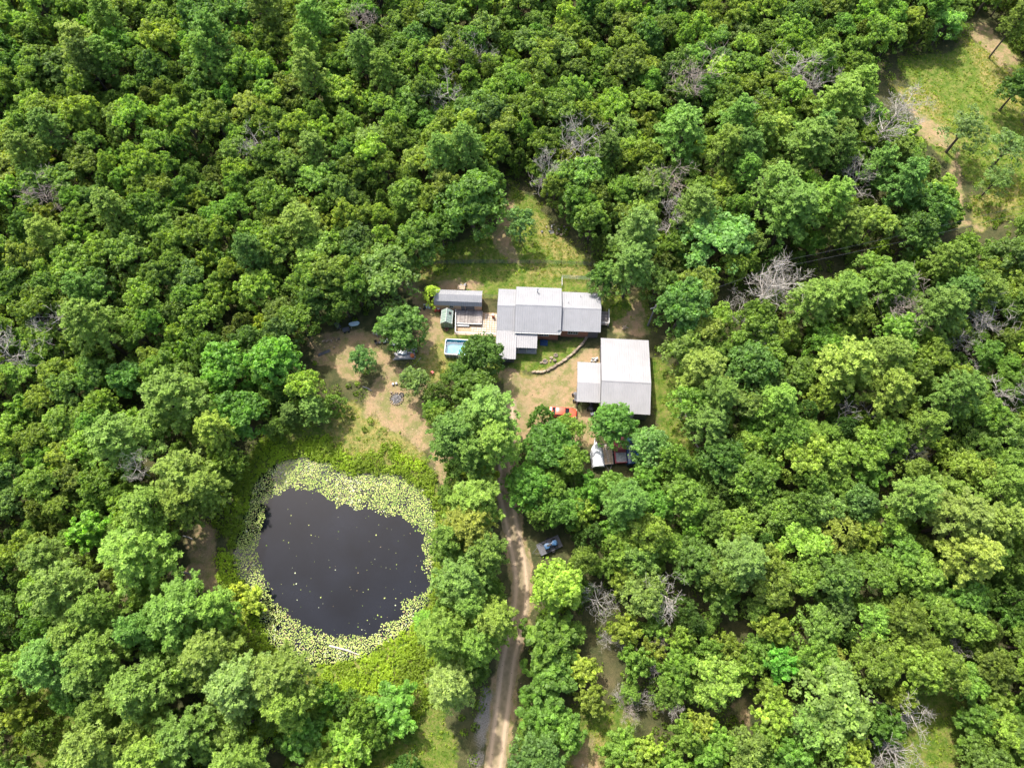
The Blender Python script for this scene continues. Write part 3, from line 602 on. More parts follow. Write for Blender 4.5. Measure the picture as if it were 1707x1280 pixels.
    # east porch deck with white rail
    p0 = fr.l(1001.5, 519, 0.6); p1 = fr.l(1013, 542, .6); dk = thing('side_deck', (*fr.w((p0.x + p1.x) / 2, (p0.y + p1.y) / 2), 0), fr.r, 'small raised side porch with white railing at the right end of the house', 'deck')
    w_, l_ = abs(p1.x - p0.x) + .3, abs(p1.y - p0.y); b = MB()
    n = int(l_ / .14)
    for i in range(n): b.box((0, -l_ / 2 + (i + .5) * l_ / n, .6), (w_, l_ / n - .012, .05))
    b.build('boards', M['deck'], dk); b = MB()
    for sx in (-1, 1):
        for sy in (-1, 0, 1): b.box((sx * (w_ / 2 - .06), sy * (l_ / 2 - .06), .28), (.1, .1, .56))
    b.build('leg', M['greywood'], dk); b = MB()
    b.box((w_ / 2, 0, 1.5), (.12, l_ + .1, .06)); b.box((0, -l_ / 2, 1.5), (w_, .12, .06)); b.box((w_ / 2, 0, .85), (.06, l_, .06))
    for sy in (-1, -.33, .33, 1): b.box((w_ / 2, sy * l_ / 2, 1.05), (.09, .09, .9))
    for i in range(10): b.box((w_ / 2, -l_ / 2 + l_ * i / 10, 1.15), (.03, .03, .66))
    b.box((-w_ / 2 + .1, -l_ / 2, 1.05), (.09, .09, .9)); b.build('railing', M['trimw'], dk)
    return fr
HF = house()

def garage():
    fr = Frame(1043, 633, R(-3.2)); g = thing('metal_garage', (fr.o.x, fr.o.y, 0), fr.r, 'large metal workshop garage with ribbed grey roof and open carport on its left side', 'garage')
    he = 3.3; a = fr.l(1003.6, 562.3, he); b = fr.l(1082.3, 566.5, he); d = fr.l(1083, 691.3, he)
    x0 = fr.l(1001.2, 633, 4.6).x; x0 = (x0 + a.x) / 2; x1 = (b.x + d.x) / 2; yn = (a.y + b.y) / 2; ys = d.y; hr = 4.6; yr = fr.l(1043, 636, hr).y
    r = MB(); roof_plane(r, x0, x1, ys, he, yr, hr); roof_plane(r, x0, x1, yn, he - .25, yr, hr); ro = r.build('roof', M['roof_shop'], g)
    k = MB(); k.slab((x0, yr - .18, hr + .0), (x1, yr - .18, hr + .0), (x1, yr, hr + .07), (x0, yr, hr + .07), .02); k.slab((x0, yr + .001, hr + .07), (x1, yr + .001, hr + .07), (x1, yr + .18, hr + .02), (x0, yr + .18, hr + .02), .02); k.build('ridge_cap', M['roof_shop'], ro)
    X0, X1, Y0, Y1 = x0 + .2, x1 - .2, ys + .3, yn - .2; w = MB()
    V = [(X0, Y0, 0), (X1, Y0, 0), (X1, Y1, 0), (X0, Y1, 0), (X0, Y0, he - .08), (X1, Y0, he - .08), (X1, Y1, he - .3), (X0, Y1, he - .3), (X0, yr, hr - .1), (X1, yr, hr - .1)]
    w.add(V, [(0, 1, 5, 4), (2, 3, 7, 6), (1, 2, 6, 9, 5), (3, 0, 4, 8, 7), (4, 5, 9, 8), (8, 9, 6, 7), (3, 2, 1, 0)]); wo = w.build('wall', M['siding'], g)
    b = MB(); b.box(((X0 + X1) / 2, Y0 - .03, 1.3), (3.2, .06, 2.6)); 
    for i in range(5): b.box(((X0 + X1) / 2, Y0 - .07, .3 + i * .52), (3.1, .02, .44))
    b.build('roller_door', M['trimw'], wo)
    # lean-to carport
    l0 = fr.l(963, 602.5, 2.8); l1 = fr.l(961, 669, 2.7); lx = (l0.x + l1.x) / 2; lyn, lys = l0.y, l1.y; lyr = yr
    r = MB(); roof_plane(r, lx, x0 + .02, lys, 2.65, lyr, 3.3); roof_plane(r, lx, x0 + .02, lyn, 2.65, lyr, 3.3); r.build('carport_roof', M['roof_shop'], g)
    for y in (lys + .2, (lys + lyr) / 2, lyr, lyn - .2):
        b = MB(); b.box((lx + .2, y, 1.28), (.14, .14, 2.56)); b.build('carport_post', M['greywood'], g)
    b = MB(); b.box((lx + .2, (lys + lyn) / 2, 2.5), (.1, lyn - lys - .3, .14)); b.build('carport_beam', M['greywood'], g)
    return fr, lx, lys, lyn, x0
GF = garage()

def shed():
    fr = Frame(764, 503, R(-2.2)); g = thing('storage_shed', (fr.o.x, fr.o.y, 0), fr.r, 'long tan barn-roofed storage shed with a grey metal roof, left of the house', 'shed')
    a = fr.l(737, 483, 2.9); b = fr.l(804.3, 485.5, 2.9); c = fr.l(723.5, 508, 2.2); d = fr.l(803, 511, 2.2)
    x0, x1 = fr.l(723.5, 492, 3.2).x, (b.x + d.x) / 2; yr = fr.l(764, 491.5, 3.25).y; ys = (c.y + d.y) / 2; hw = yr - ys; yn = yr + hw
    sec = [(ys, 2.15), (ys + .42, 2.85), (yr, 3.3), (yn - .42, 2.85), (yn, 2.15)]
    r = MB()
    for (p, q) in zip(sec[:2], sec[1:3]): roof_plane(r, x0, x1, p[0], p[1], q[0], q[1])
    for (p, q) in ((sec[4], sec[3]), (sec[3], sec[2])): roof_plane(r, x0, x1, p[0], p[1], q[0], q[1])
    r.build('roof', M['roof'], g)
    w = MB(); k = .12; X0, X1, Y0, Y1 = x0 + k, x1 - k, ys + .15, yn - .15; pr = [(Y0, 0), (Y0, 2.2), (ys + .5, 2.74), (yr, 3.18), (yn - .5, 2.74), (Y1, 2.2), (Y1, 0)]
    V = [(X0, y, z) for y, z in pr] + [(X1, y, z) for y, z in pr]; n = len(pr)
    w.add(V, [tuple(range(n - 1, -1, -1)), tuple(range(n, 2 * n))] + [(i, i + 1, i + 1 + n, i + n) for i in range(n - 1)]); wo = w.build('wall', M['tansiding'], g)
    dr = MB(); p = fr.l(779, 514, 1); dr.box((p.x + .1, Y0 - .03, 1.15), (2.3, .06, 1.9)); do = dr.build('door', M['siding'], wo)
    dr = MB(); dr.box((p.x - .35, Y0 - .08, 1.15), (.09, .03, 1.8)); dr.box((p.x + .5, Y0 - .08, .6), (1.1, .03, .09)); dr.build('door_trim', M['tansiding'], do)
    window(wo, (x0 + 2.9, Y0 - .02, 1.5), .7, .6)
    return fr, x0, x1, Y0
SF = shed()

def greenhouse():
    fr = Frame(745, 531, R(-3)); g = thing('greenhouse', (fr.o.x, fr.o.y, 0), fr.r, 'small pale green gabled greenhouse between the shed and the pool', 'greenhouse')
    ys = fr.l(745, 546, 0).y; yn = fr.l(745, 515.5, 1.9).y; x0 = fr.l(735.5, 530, 1.2).x; x1 = fr.l(754.5, 528, 1.5).x; he, hr = 1.5, 2.35; xm = (x0 + x1) / 2
    for s, (xa, nm) in enumerate(((x0, 'greenpoly'), (x1, 'greenpoly'))):
        b = MB()
        q = [(xa, ys, he), (xm, ys, hr), (xm, yn, hr), (xa, yn, he)] if s == 0 else [(xm, ys, hr), (xa, ys, he), (xa, yn, he), (xm, yn, hr)]
        b.slab(*[q[i] for i in ((3, 0, 1, 2) if 0 else (0, 1, 2, 3))], .04); rp = b.build('roof_panel', M[nm], g)
        b = MB()
        for t in np.linspace(0, 1, 6): y = ys + (yn - ys) * t; b.tube([(xa, y, he + .03), (xm, y, hr + .03)], .03, 5)
        b.tube([(xa, ys, he + .03), (xa, yn, he + .03)], .035, 5); b.build('rib', M['trimw'], rp)
        if s: b = MB(); y = yn - .75; b.slab((xm + .35, y - .3, hr - .3 + .05), (xm + .75, y - .3, hr - .67 + .05), (xm + .75, y + .3, hr - .67 + .05), (xm + .35, y + .3, hr - .3 + .05), .02); b.build('vent', M['dark'], rp)
    b = MB(); b.tube([(xm, ys, hr + .04), (xm, yn, hr + .04)], .05, 6); b.build('ridge_bar', M['trimw'], g)
    b = MB()
    V = [(x0, ys, 0), (x1, ys, 0), (x1, yn, 0), (x0, yn, 0), (x0, ys, he - .05), (x1, ys, he - .05), (x1, yn, he - .05), (x0, yn, he - .05), (xm, ys, hr - .06), (xm, yn, hr - .06)]
    b.add(V, [(0, 1, 5, 8, 4), (1, 2, 6, 5), (2, 3, 7, 9, 6), (3, 0, 4, 7)]); b.build('wall', M['greenpoly2'], g)
    b = MB()
    for x in (x0, x1, xm - .35, xm + .35): b.box((x, ys - .03, he / 2 if x in (x0, x1) else .95), (.06, .05, he if x in (x0, x1) else 1.9))
    b.box((xm, ys - .03, 1.9), (.76, .05, .06)); b.build('door_frame', M['trimw'], g)
    t = thing('old_tire', (*at(744.5, 549.5)[:2], 0), 0, 'brown tire planter leaning at the front of the greenhouse', 'tire'); b = MB()
    b.lathe((0, 0, 0), [(.22, .0), (.33, .0), (.36, .1), (.33, .2), (.22, .2), (.2, .1), (.22, 0)], 16); b.build('tread', mat('rusty_rim', (.22, .09, .06), .8), t); b = MB(); b.blob((0, 0, .05), (.2, .2, .08)); b.build('soil', M['dark'], t)
greenhouse()

def deck():
    fr = Frame(782, 529, R(-2.2)); g = thing('wooden_deck', (fr.o.x, fr.o.y, 0), fr.r, 'weathered grey plank deck in front of the tan shed', 'deck')
    a = fr.l(761, 517, .5); b_ = fr.l(803.4, 540, .5); x0, x1, yn, ys = a.x, b_.x, a.y, b_.y; n = int((x1 - x0) / .15); b = MB()
    for i in range(n): b.box((x0 + (i + .5) * (x1 - x0) / n, (yn + ys) / 2, .5 + random.uniform(0, .006)), ((x1 - x0) / n - .015, yn - ys, .04))
    b.build('boards', M['deck'], g); b = MB(); b.box(((x0 + x1) / 2, ys - .06, .5), (x1 - x0, .12, .16)); b.build('front_rail', M['trimw'], g)
    b = MB(); b.box(((x0 + x1) / 2, (yn + ys) / 2, .42), (x1 - x0 - .1, yn - ys - .1, .1)); 
    for x in (x0 + .2, (x0 + x1) / 2, x1 - .2): 
        for y in (ys + .1, yn - .1): b.box((x, y, .18), (.12, .12, .36))
    b.build('joist', M['greywood'], g)
    b = MB(); b.box((x0 + 1.25, ys - .3, .3), (2.2, .3, .05)); b.box((x0 + 1.25, ys - .4, .14), (2.2, .04, .28)); b.build('step', M['trimw'], g)
    # white fence round the deck and patio
    f = thing('white_fence', (fr.o.x, fr.o.y, 0), fr.r, 'low white rail fence around the deck and paver patio', 'fence')
    p0, p1, p2 = fr.l(759.6, 516, 1.0), fr.l(759, 553.5, 1.0), fr.l(828, 556, 1.0)
    for (u, v) in ((p0, p1), (p1, p2)):
        for z, th in ((1.0, .13), (.45, .06)): b = MB(); d = v - u; b.box(((u.x + v.x) / 2, (u.y + v.y) / 2, z), (d.length + .1, th, .05), math.atan2(d.y, d.x)); b.build('rail', M['trimw'], f)
        for t in np.linspace(0, 1, 5): b = MB(); q = u.lerp(v, t); b.box((q.x, q.y, .5), (.08, .08, 1.0)); b.build('post', M['trimw'], f)
    # patio: grid of pale pavers in sand
    s = MB(); q0, q1 = fr.l(787, 523), fr.l(828, 559); s.box(((p0.x + q1.x) / 2, (yn + q1.y) / 2 - .1, .012), (q1.x - p0.x, yn - q1.y + .1, .024)); tag(s.build('patio_bed', M['sand']), kind='structure').location = (fr.o.x, fr.o.y, 0); o = bpy.data.objects['patio_bed']; o.rotation_euler.z = fr.r
    s = MB(); sp = .44; x = q1.x - .25
    while x > p0.x + .3:
        y = q1.y + .3
        while y < yn - .2:
            deep = (x > x1 + .25 and y < fr.l(815, 522).y + .4) or (y < ys - .35 and x > x0 + 2.6 and y > ys - 1.1) or (x > x1 - .0 and y < ys + .9)
            if y < ys - 1.1 and x < x1 + .9: deep = False
            if deep: s.box((x, y, .045), (.34, .34, .05), random.gauss(0, .02), bev=.012)
            y += sp
        x -= sp
    o = s.build('patio_pavers', M['paver']); o.location = (fr.o.x, fr.o.y, 0); o.rotation_euler.z = fr.r; tag(o, kind='structure')
    p = at(822, 527, .4); c = thing('chiminea', (p.x, p.y, 0), 0, 'white-topped clay chiminea standing on the pavers beside the house', 'chiminea')
    b = MB(); b.lathe((0, 0, .12), [(.1, 0), (.24, .12), (.27, .3), (.2, .5), (.1, .65)], 14); b.build('bowl', M['orange'], c); b = MB(); b.lathe((0, 0, .76), [(.1, 0), (.09, .15), (.24, .2), (.22, .26), (.02, .28)], 14); b.build('cap', M['trimw'], c)
deck()

def pool():
    fr = Frame(768, 581, R(-3)); g = thing('frame_pool', (fr.o.x, fr.o.y, 0), fr.r, 'rectangular above-ground frame pool with turquoise liner, half under the big oak', 'pool')
    h = 1.15; a = fr.l(741.5, 564, h); c = fr.l(741, 590.5, h); x0, yn, ys = (a.x + c.x) / 2, a.y, c.y; x1 = x0 + 5.3; r = .35; w = .16
    def rr(x0, x1, y0, y1, r): 
        pts = []
        for cx, cy, a0 in ((x1 - r, y1 - r, 0), (x0 + r, y1 - r, 90), (x0 + r, y0 + r, 180), (x1 - r, y0 + r, 270)):
            for k in range(5): t = R(a0 + 22.5 * k); pts.append((cx + r * math.cos(t), cy + r * math.sin(t)))
        return pts
    O = rr(x0, x1, ys, yn, r); I = rr(x0 + w, x1 - w, ys + w, yn - w, r * .8); n = len(O)
    b = MB(); b.add([(x, y, 0) for x, y in O] + [(x, y, h - .02) for x, y in O], [(i, (i + 1) % n, n + (i + 1) % n, n + i) for i in range(n)]); b.build('wall', M['poolwall'], g)
    b = MB(); b.add([(x, y, h) for x, y in O] + [(x, y, h) for x, y in I] + [(x, y, h - .08) for x, y in O], [(i, (i + 1) % n, n + (i + 1) % n, n + i) for i in range(n)] + [(2 * n + i, 2 * n + (i + 1) % n, (i + 1) % n, i) for i in range(n)]); b.build('rim', M['trimw'], g)
    b = MB(); b.add([(x, y, h - .01) for x, y in I] + [(x, y, .12) for x, y in I], [((i + 1) % n, i, n + i, n + (i + 1) % n) for i in range(n)]); b.build('liner', M['poolliner'], g)
    b = MB(); b.add([(x, y, .13) for x, y in I], [tuple(range(n))]); b.build('liner_floor', M['poolfloor'], g)
    b = MB(); b.add([(x, y, .72) for x, y in rr(x0 + w + .005, x1 - w - .005, ys + w + .005, yn - w - .005, r * .8)], [tuple(range(n))])
    wm = bpy.data.materials.new('pool_water'); wm.use_nodes = True; nt = wm.node_tree; q = nt.nodes; pb = q['Principled BSDF']; q.remove(pb)
    t = q.new('ShaderNodeBsdfTransparent'); t.inputs[0].default_value = (.55, .86, .92, 1); gl = q.new('ShaderNodeBsdfGlossy'); gl.inputs['Roughness'].default_value = .04; mx = q.new('ShaderNodeMixShader'); mx.inputs[0].default_value = .06
    nt.links.new(t.outputs[0], mx.inputs[1]); nt.links.new(gl.outputs[0], mx.inputs[2]); nt.links.new(mx.outputs[0], q['Material Output'].inputs[0]); b.build('water', wm, g)
    for i in range(9):
        x = x0 + .35 + i * (x1 - x0 - .7) / 8; b = MB(); b.tube([(x, ys - .28, 0), (x, ys - .04, h - .1)], .03, 5); b.build('support_leg', M['trimw'], g)
    b = MB(); lx = x0 + 2.6
    for s in (-.22, .22): b.tube([(lx + s, ys - .5, 0), (lx + s, ys - .1, 1.75), (lx + s, ys + .3, 1.75), (lx + s, ys + .6, .3)], .025, 6)
    for z in (.3, .6, .9, 1.2): b.tube([(lx - .22, ys - .5 + .23 * z, z), (lx + .22, ys - .5 + .23 * z, z)], .025, 5)
    b.build('ladder', M['whitepl'], g)
pool()

# ------------------------------------------------------------------ stone wall, rocks, fire pit
def stone_wall():
    pts = [Vector((*at(x, y)[:2], 0)) for x, y in ((979, 562), (971.6, 573), (958, 587.5), (941, 601), (924, 612), (905, 620.5), (889, 620.7))]
    g = thing('stone_retaining_wall', pts[3], 0, 'curved low dry-stone retaining wall between the front lawn and the gravel', 'wall'); o = pts[3]
    for i in range(len(pts) - 1):
        d = pts[i + 1] - pts[i]; L = d.length; k = 0
        while k < L:
            w = random.uniform(.35, .7); p = pts[i] + d * ((k + w / 2) / L) - o
            for z in (.12, .33): b = MB(); b.box((p.x + random.gauss(0, .03), p.y + random.gauss(0, .03), z), (w * .98, .36 + random.uniform(-.06, .08), .2 + random.uniform(0, .03)), math.atan2(d.y, d.x) + random.gauss(0, .08), bev=.04); WS.append(b)
            k += w
    m = MB(); 
    for b in WS: m.add(b.v, b.f, random.random())
    m.build('stones', M['stone'], g)
    b = MB()
    for i in range(5): b.blob((at(889 + i * 3.2, 619).x - o.x, at(889 + i * 3.2, 619).y - o.y - .2, .15), (.3, .25, .22))
    b.build('end_boulders', M['stone'], g)
WS = []; stone_wall()
def rock(px, py, r, label, group=None, z=0):
    p = at(px, py); o = MB(); o.blob((0, 0, r * .45), (r, r * random.uniform(.7, .95), r * .65)); o = o.build('rock', M['stone']); o.location = (p.x, p.y, z); o.rotation_euler.z = random.random() * 3; return tag(o, label, 'rock', group)
for px, py, r, l in ((919, 597, .32, 'flat pale rock on the front lawn, topmost of the cluster'), (924.5, 601.5, .36, 'pale rock on the front lawn beside the stone planter ring'), (917.5, 602, .25, 'small tan rock wedged between the two pale lawn rocks'),
                     (902, 605, .25, 'small brown rock just left of the round stone planter'), (925, 609, .2, 'tan rock lying against the curved stone wall')): rock(px, py, r, l)
def ring(px, py, rad, n, label, name, cat):
    p = at(px, py); g = thing(name, (p.x, p.y, 0), 0, label, cat)
    for i in range(n): a = 6.283 * i / n; b = MB(); b.blob((math.cos(a) * rad, math.sin(a) * rad, .1), (.17, .14, .15), 7, 5); b.build('stone', M['stone'], g)
    b = MB(); b.blob((0, 0, .02), (rad * .85, rad * .85, .1), 12, 6); b.build('fill', M['ash'], g); return g
ring(908.5, 603, .38, 9, 'round ring of white stones around a pot on the front lawn', 'stone_planter', 'planter')
ring(926.5, 592.5, .28, 7, 'small upper ring of pale stones on the front lawn', 'stone_planter', 'planter')
fp = ring(661, 665, 1.05, 17, 'ring of rocks round an ashy fire pit on bare dirt', 'fire_pit', 'fire pit')
b = MB()
for i in range(22): a = random.random() * 6.28; q = random.uniform(0, .8); l = random.uniform(.3, .6); t = random.random() * 3.14; b.tube([(q * math.cos(a), q * math.sin(a), .12), (q * math.cos(a) + l * math.cos(t), q * math.sin(a) + l * math.sin(t), random.uniform(.12, .35))], .05, 6)
b.build('charred_sticks', M['greywood'], fp)
def tyre(px, py, label, r=.36, tilt=0, z=0.0, col='rubber'):
    p = at(px, py); g = thing('old_tire', (p.x, p.y, z), 0, label, 'tire'); g.rotation_euler.x = tilt; b = MB(); b.lathe((0, 0, 0), [(r * .6, .02), (r * .9, 0), (r, .06), (r, .16), (r * .9, .22), (r * .6, .2), (r * .55, .11), (r * .6, .02)], 18); b.build('tread', M[col], g)
    b = MB(); b.lathe((0, 0, .06), [(r * .58, 0), (r * .58, .05), (r * .2, .07)], 14); b.build('rim', M['ash'], g)
tyre(669.5, 658.5, 'black metal tire ring lying beside the fire pit', .42)
for px, py, l in ((655.5, 641, 'bright white stump seat above the fire pit'), (661, 640, 'small brown stump beside the white stump above the fire pit'), (653, 655, 'dark brown stump at the upper left of the fire pit')):
    p = at(px, py); g = thing('stump_seat', (p.x, p.y, 0), 0, l, 'stump'); b = MB(); b.lathe((0, 0, 0), [(.24, 0), (.21, .1), (.2, .38)], 12); b.build('trunk', M['bark'], g); b = MB(); b.lathe((0, 0, .381), [(.19, 0), (.17, .01)], 12); b.build('top', M['trimw'] if 'white' in l else M['wood'], g)
# dry mud rim round the fire place (spade-cut edge)
# ------------------------------------------------------------------ lumber, tables and yard clutter
def stack(px, py, L, W, n, rz, label, matn='greywood', layers=3, name='lumber_pile'):
    p = at(px, py); g = thing(name, (p.x, p.y, 0), rz, label, 'lumber pile')
    for k in range(layers):
        for i in range(n):
            b = MB(); l = L * random.uniform(.7, 1); b.box((random.uniform(-.2, .2), (i - n / 2) * W / n + random.gauss(0, .02), .12 + k * .11), (l, W / n * .82, .07), random.gauss(0, .025)); b.build('board', M[matn], g)
    for x in (-L * .3, L * .3): b = MB(); b.box((x, 0, .04), (.1, W * .9, .08)); b.build('bearer', M['wood'], g)
    return g
stack(675, 592, 3.7, 1.5, 8, R(3), 'wide pile of grey salvaged boards below the round yard oak', layers=3)
stack(540, 588, 2.3, .5, 4, R(25), 'thin heap of dark old poles at the left edge of the yard', 'siding', 1)
stack(686, 583, 2.0, .6, 4, R(-4), 'shorter stack of grey boards just behind the wide board pile', layers=4)
def drum(px, py, r, h, label, m='orange', top=None, name='barrel', cat='barrel', z=0):
    p = at(px, py); g = thing(name, (p.x, p.y, z), 0, label, cat); b = MB(); b.lathe((0, 0, 0), [(r * .9, 0), (r, .03), (r, h * .33), (r * 1.04, h * .35), (r, h * .37), (r, h * .66), (r * 1.04, h * .68), (r, h * .7), (r, h - .02), (r * .97, h)], 18); b.build('body', M[m], g)
    b = MB(); b.lathe((0, 0, h - .015), [(r * .9, 0), (r * .88, .03)], 18); b.build('lid', M[top or m], g); return g
drum(688, 595, .33, .75, 'rusty orange drum at the right end of the board pile')
drum(731.5, 517.5, .30, .8, 'white-lidded red barrel at the front left corner of the shed', 'red', 'trimw')
drum(726, 519, .22, .5, 'small red bucket next to the white-lidded barrel', 'red', 'red', 'bucket', 'bucket')
drum(839, 606, .2, .5, 'small dark bin by the corner of the porch extension', 'black', 'black', 'bin', 'bin')
def table(px, py, L, W, rz, label, m='greywood', h=.75):
    p = at(px, py, h); g = thing('yard_table', (p.x, p.y, 0), rz, label, 'table'); b = MB()
    for i in range(5): b.box((0, (i - 2) * W / 5, h), (L, W / 5 - .02, .04))
    b.build('table_top', M[m], g)
    for sx in (-1, 1):
        for sy in (-1, 1): b = MB(); b.box((sx * (L / 2 - .1), sy * (W / 2 - .08), h / 2), (.07, .07, h)); b.build('leg', M[m], g)
table(626.5, 554, .9, .85, R(-20), 'square grey table left of the round yard oak')
table(769, 479, 1.3, .8, R(-8), 'low cluttered table behind the tan shed', 'wood')
def chair(px, py, rz, label, m='black'):
    p = at(px, py, .4); g = thing('yard_chair', (p.x, p.y, 0), rz, label, 'chair')
    b = MB(); b.box((0, 0, .42), (.48, .48, .05), bev=.015); b.build('seat', M[m], g); b = MB(); b.box((0, .24, .7), (.48, .05, .52), bev=.015); b.build('backrest', M[m], g)
    for sx in (-.2, .2):
        for sy in (-.2, .2): b = MB(); b.tube([(sx * 1.1, sy * 1.1, 0), (sx, sy, .42)], .02, 5); b.build('leg', M[m], g)
chair(627, 571, R(30), 'black folding chair left of the white cooler under the yard oak'); chair(632.5, 570.5, R(-60), 'black folding chair right beside its twin, nearer the white cooler')
chair(720.5, 620.5, R(140), 'dark red lawn chair on the grass below the pool', 'red')
def cooler(px, py, s, rz, label, m='whitepl', z=0):
    p = at(px, py, .3); g = thing('cooler', (p.x, p.y, z), rz, label, 'cooler'); b = MB(); b.box((0, 0, .18), (s, s * .6, .36), bev=.03); b.build('body', M[m], g); b = MB(); b.box((0, 0, .40), (s * 1.04, s * .64, .07), bev=.02); b.build('lid', M['whitepl'], g)
    b = MB(); b.tube([(-s * .52, -.15, .25), (-s * .56, -.15, .3), (-s * .56, .15, .3), (-s * .52, .15, .25)], .015, 5); b.build('handle', M['black'], g)
cooler(642.5, 568, .85, R(20), 'white cooler at the lower left edge of the round yard oak')
cooler(655, 573, .7, R(-10), 'pale blue tub under the branches of the round yard oak', 'tarpblue')
cooler(667, 588.5, .8, 0, 'white plastic crate lying on the grey board pile', 'tarpblue', .42); cooler(674, 589.5, .9, R(6), 'second pale crate lying on the grey board pile', 'tarpblue', .42)
def boat(px, py, L, Wd, rz, label):
    p = at(px, py, .3); g = thing('small_boat', (p.x, p.y, 0), rz, label, 'boat'); N = 9; b = MB(); vs = []; fs = []
    for i in range(N):
        t = -1 + 2 * i / (N - 1); w = Wd / 2 * (1 - abs(t) ** 3.5) ** .5 if abs(t) < 1 else .03; w = max(w, .04); h = .38
        vs += [(t * L / 2, -w, 0.02), (t * L / 2 * .99, -w * .75, h), (t * L / 2 * .99, w * .75, h), (t * L / 2, w, 0.02)]
    for i in range(N - 1): a = i * 4; fs += [(a, a + 1, a + 5, a + 4), (a + 1, a + 2, a + 6, a + 5), (a + 2, a + 3, a + 7, a + 6)]
    fs += [(3, 2, 1, 0), (N * 4 - 4, N * 4 - 3, N * 4 - 2, N * 4 - 1)]; b.add(vs, fs); b.build('hull', M['tarpblue'], g); b = MB(); b.box((0, 0, .395), (L * .7, .06, .03)); b.build('keel', M['whitepl'], g)
boat(590, 539, 1.85, .78, R(12), 'pale blue upturned little boat at the forest edge left of the yard')
def cart(px, py, rz, label):
    p = at(px, py, .4); g = thing('garden_cart', (p.x, p.y, 0), rz, label, 'cart'); b = MB(); b.box((0, 0, .45), (1.1, .7, .05)); 
    for s in (-1, 1): b.box((0, s * .36, .58), (1.1, .03, .25)); b.box((s * .56, 0, .58), (.03, .7, .25))
    b.build('tray', M['siding'], g)
    for sx in (-.35, .35):
        for sy in (-.4, .4): b = MB(); b.lathe((0, 0, -.04), [(.05, 0), (.18, 0), (.2, .04), (.18, .08), (.05, .08)], 12); b.v = [(x + sx, z + sy, y + .2) for x, y, z in b.v]; b.build('wheel', M['rubber'], g)
    b = MB(); b.tube([(.56, 0, .4), (1.0, 0, .7), (1.0, -.2, .7), (1.0, .2, .7)], .02, 5); b.build('handle', M['chrome'], g)
cart(563, 543, R(-50), 'dark garden cart parked left of the upturned pale boat')
cart(577, 550, R(15), 'low black cart in the shade below the upturned pale boat')
def heap(px, py, label, mats, n=9, sp=.5, name='junk_heap', cat='heap'):
    p = at(px, py); g = thing(name, (p.x, p.y, 0), 0, label, cat)
    for i in range(n):
        b = MB(); x, y = random.gauss(0, sp), random.gauss(0, sp * .6)
        if i % 3 == 0: b.box((x, y, .2 + random.uniform(0, .2)), (random.uniform(.3, .8), random.uniform(.1, .4), random.uniform(.08, .3)), random.random() * 3, bev=.02); nm = 'crate'
        elif i % 3 == 1: b.tube([(x - .3, y, .1), (x + .4, y + random.uniform(-.4, .4), random.uniform(.15, .5))], .05, 6); nm = 'pipe'
        else: b.blob((x, y, .15), (.22, .2, .2)); nm = 'bag'
        b.build(nm, M[random.choice(mats)], g)
    return g
heap(712, 511, 'blue and white wrapped gear heaped at the left end of the shed', ['tarpblue', 'whitepl', 'black', 'bluepaint'], 12, .45)
heap(768, 478, 'pale salvaged odds and ends piled behind the shed', ['wood', 'greywood', 'stone'], 9, .5)
heap(563, 570, 'scattered pinkish rubble on the dirt at the far left of the yard', ['stone', 'wood', 'stone'], 12, .8, 'rubble_heap')
heap(931, 385, 'pale brush and rock pile at the forest edge behind the house', ['stone', 'greywood', 'stone'], 20, 1.3, 'brush_heap')
heap(1042, 547, 'two short logs lying on the dirt right of the house', ['wood', 'greywood'], 5, .25, 'log_heap'); heap(957, 711, 'white bags and scraps beside the driveway below the red car', ['whitepl', 'whitepl', 'stone'], 9, .5, 'bag_heap')
heap(990, 600.5, 'white stacked boards against the carport rear', ['whitepl', 'paver'], 8, .4, 'board_heap')
heap(915, 563, 'dark flower pots along the front wall of the house', ['black', 'siding'], 8, .5, 'pot_cluster')
heap(818, 803, 'dark metal gear at the head of the dirt road under the pines', ['black', 'chrome', 'siding'], 9, .35, 'gear_heap')
b = MB(); a0 = at(549, 1076, WZ); a1 = at(599, 1091, WZ); b.tube([a0 + Vector((0, 0, .05)), a0.lerp(a1, .5) + Vector((.1, .08, .12)), a1 + Vector((0, 0, .1))], [.14, .12, .07], 8); tag(b.build('floating_log', M['dead']), 'bleached log lying across the lily pads at the bottom of the pond', 'log')
for (xa, ya, xb, yb, l) in ((605, 645, 620, 652, 'fallen grey log at the edge of the dirt left of the fire pit'), (305, 893, 322, 899, 'dark log on the bare dirt left of the pond, the upper one'), (303, 953, 318, 958, 'dark log on the bare dirt left of the pond, the lower one'), (1130, 655, 1145, 700, 'long old log along the forest edge right of the garage'), (1157, 735, 1168, 758, 'short dark log at the lower tip of the grass strip right of the garage'), (690, 610, 702, 596, 'pale curved branch lying on the shaded lawn below the yard oak')):
    b = MB(); a0, a1 = at(xa, ya), at(xb, yb); b.tube([a0 + Vector((0, 0, .12)), a0.lerp(a1, .5) + Vector((.1, .06, .16)), a1 + Vector((0, 0, .1))], [.13, .11, .06] if 'pale' not in l else [.05, .05, .03], 7); tag(b.build('fallen_log', M['greywood']), l, 'log')

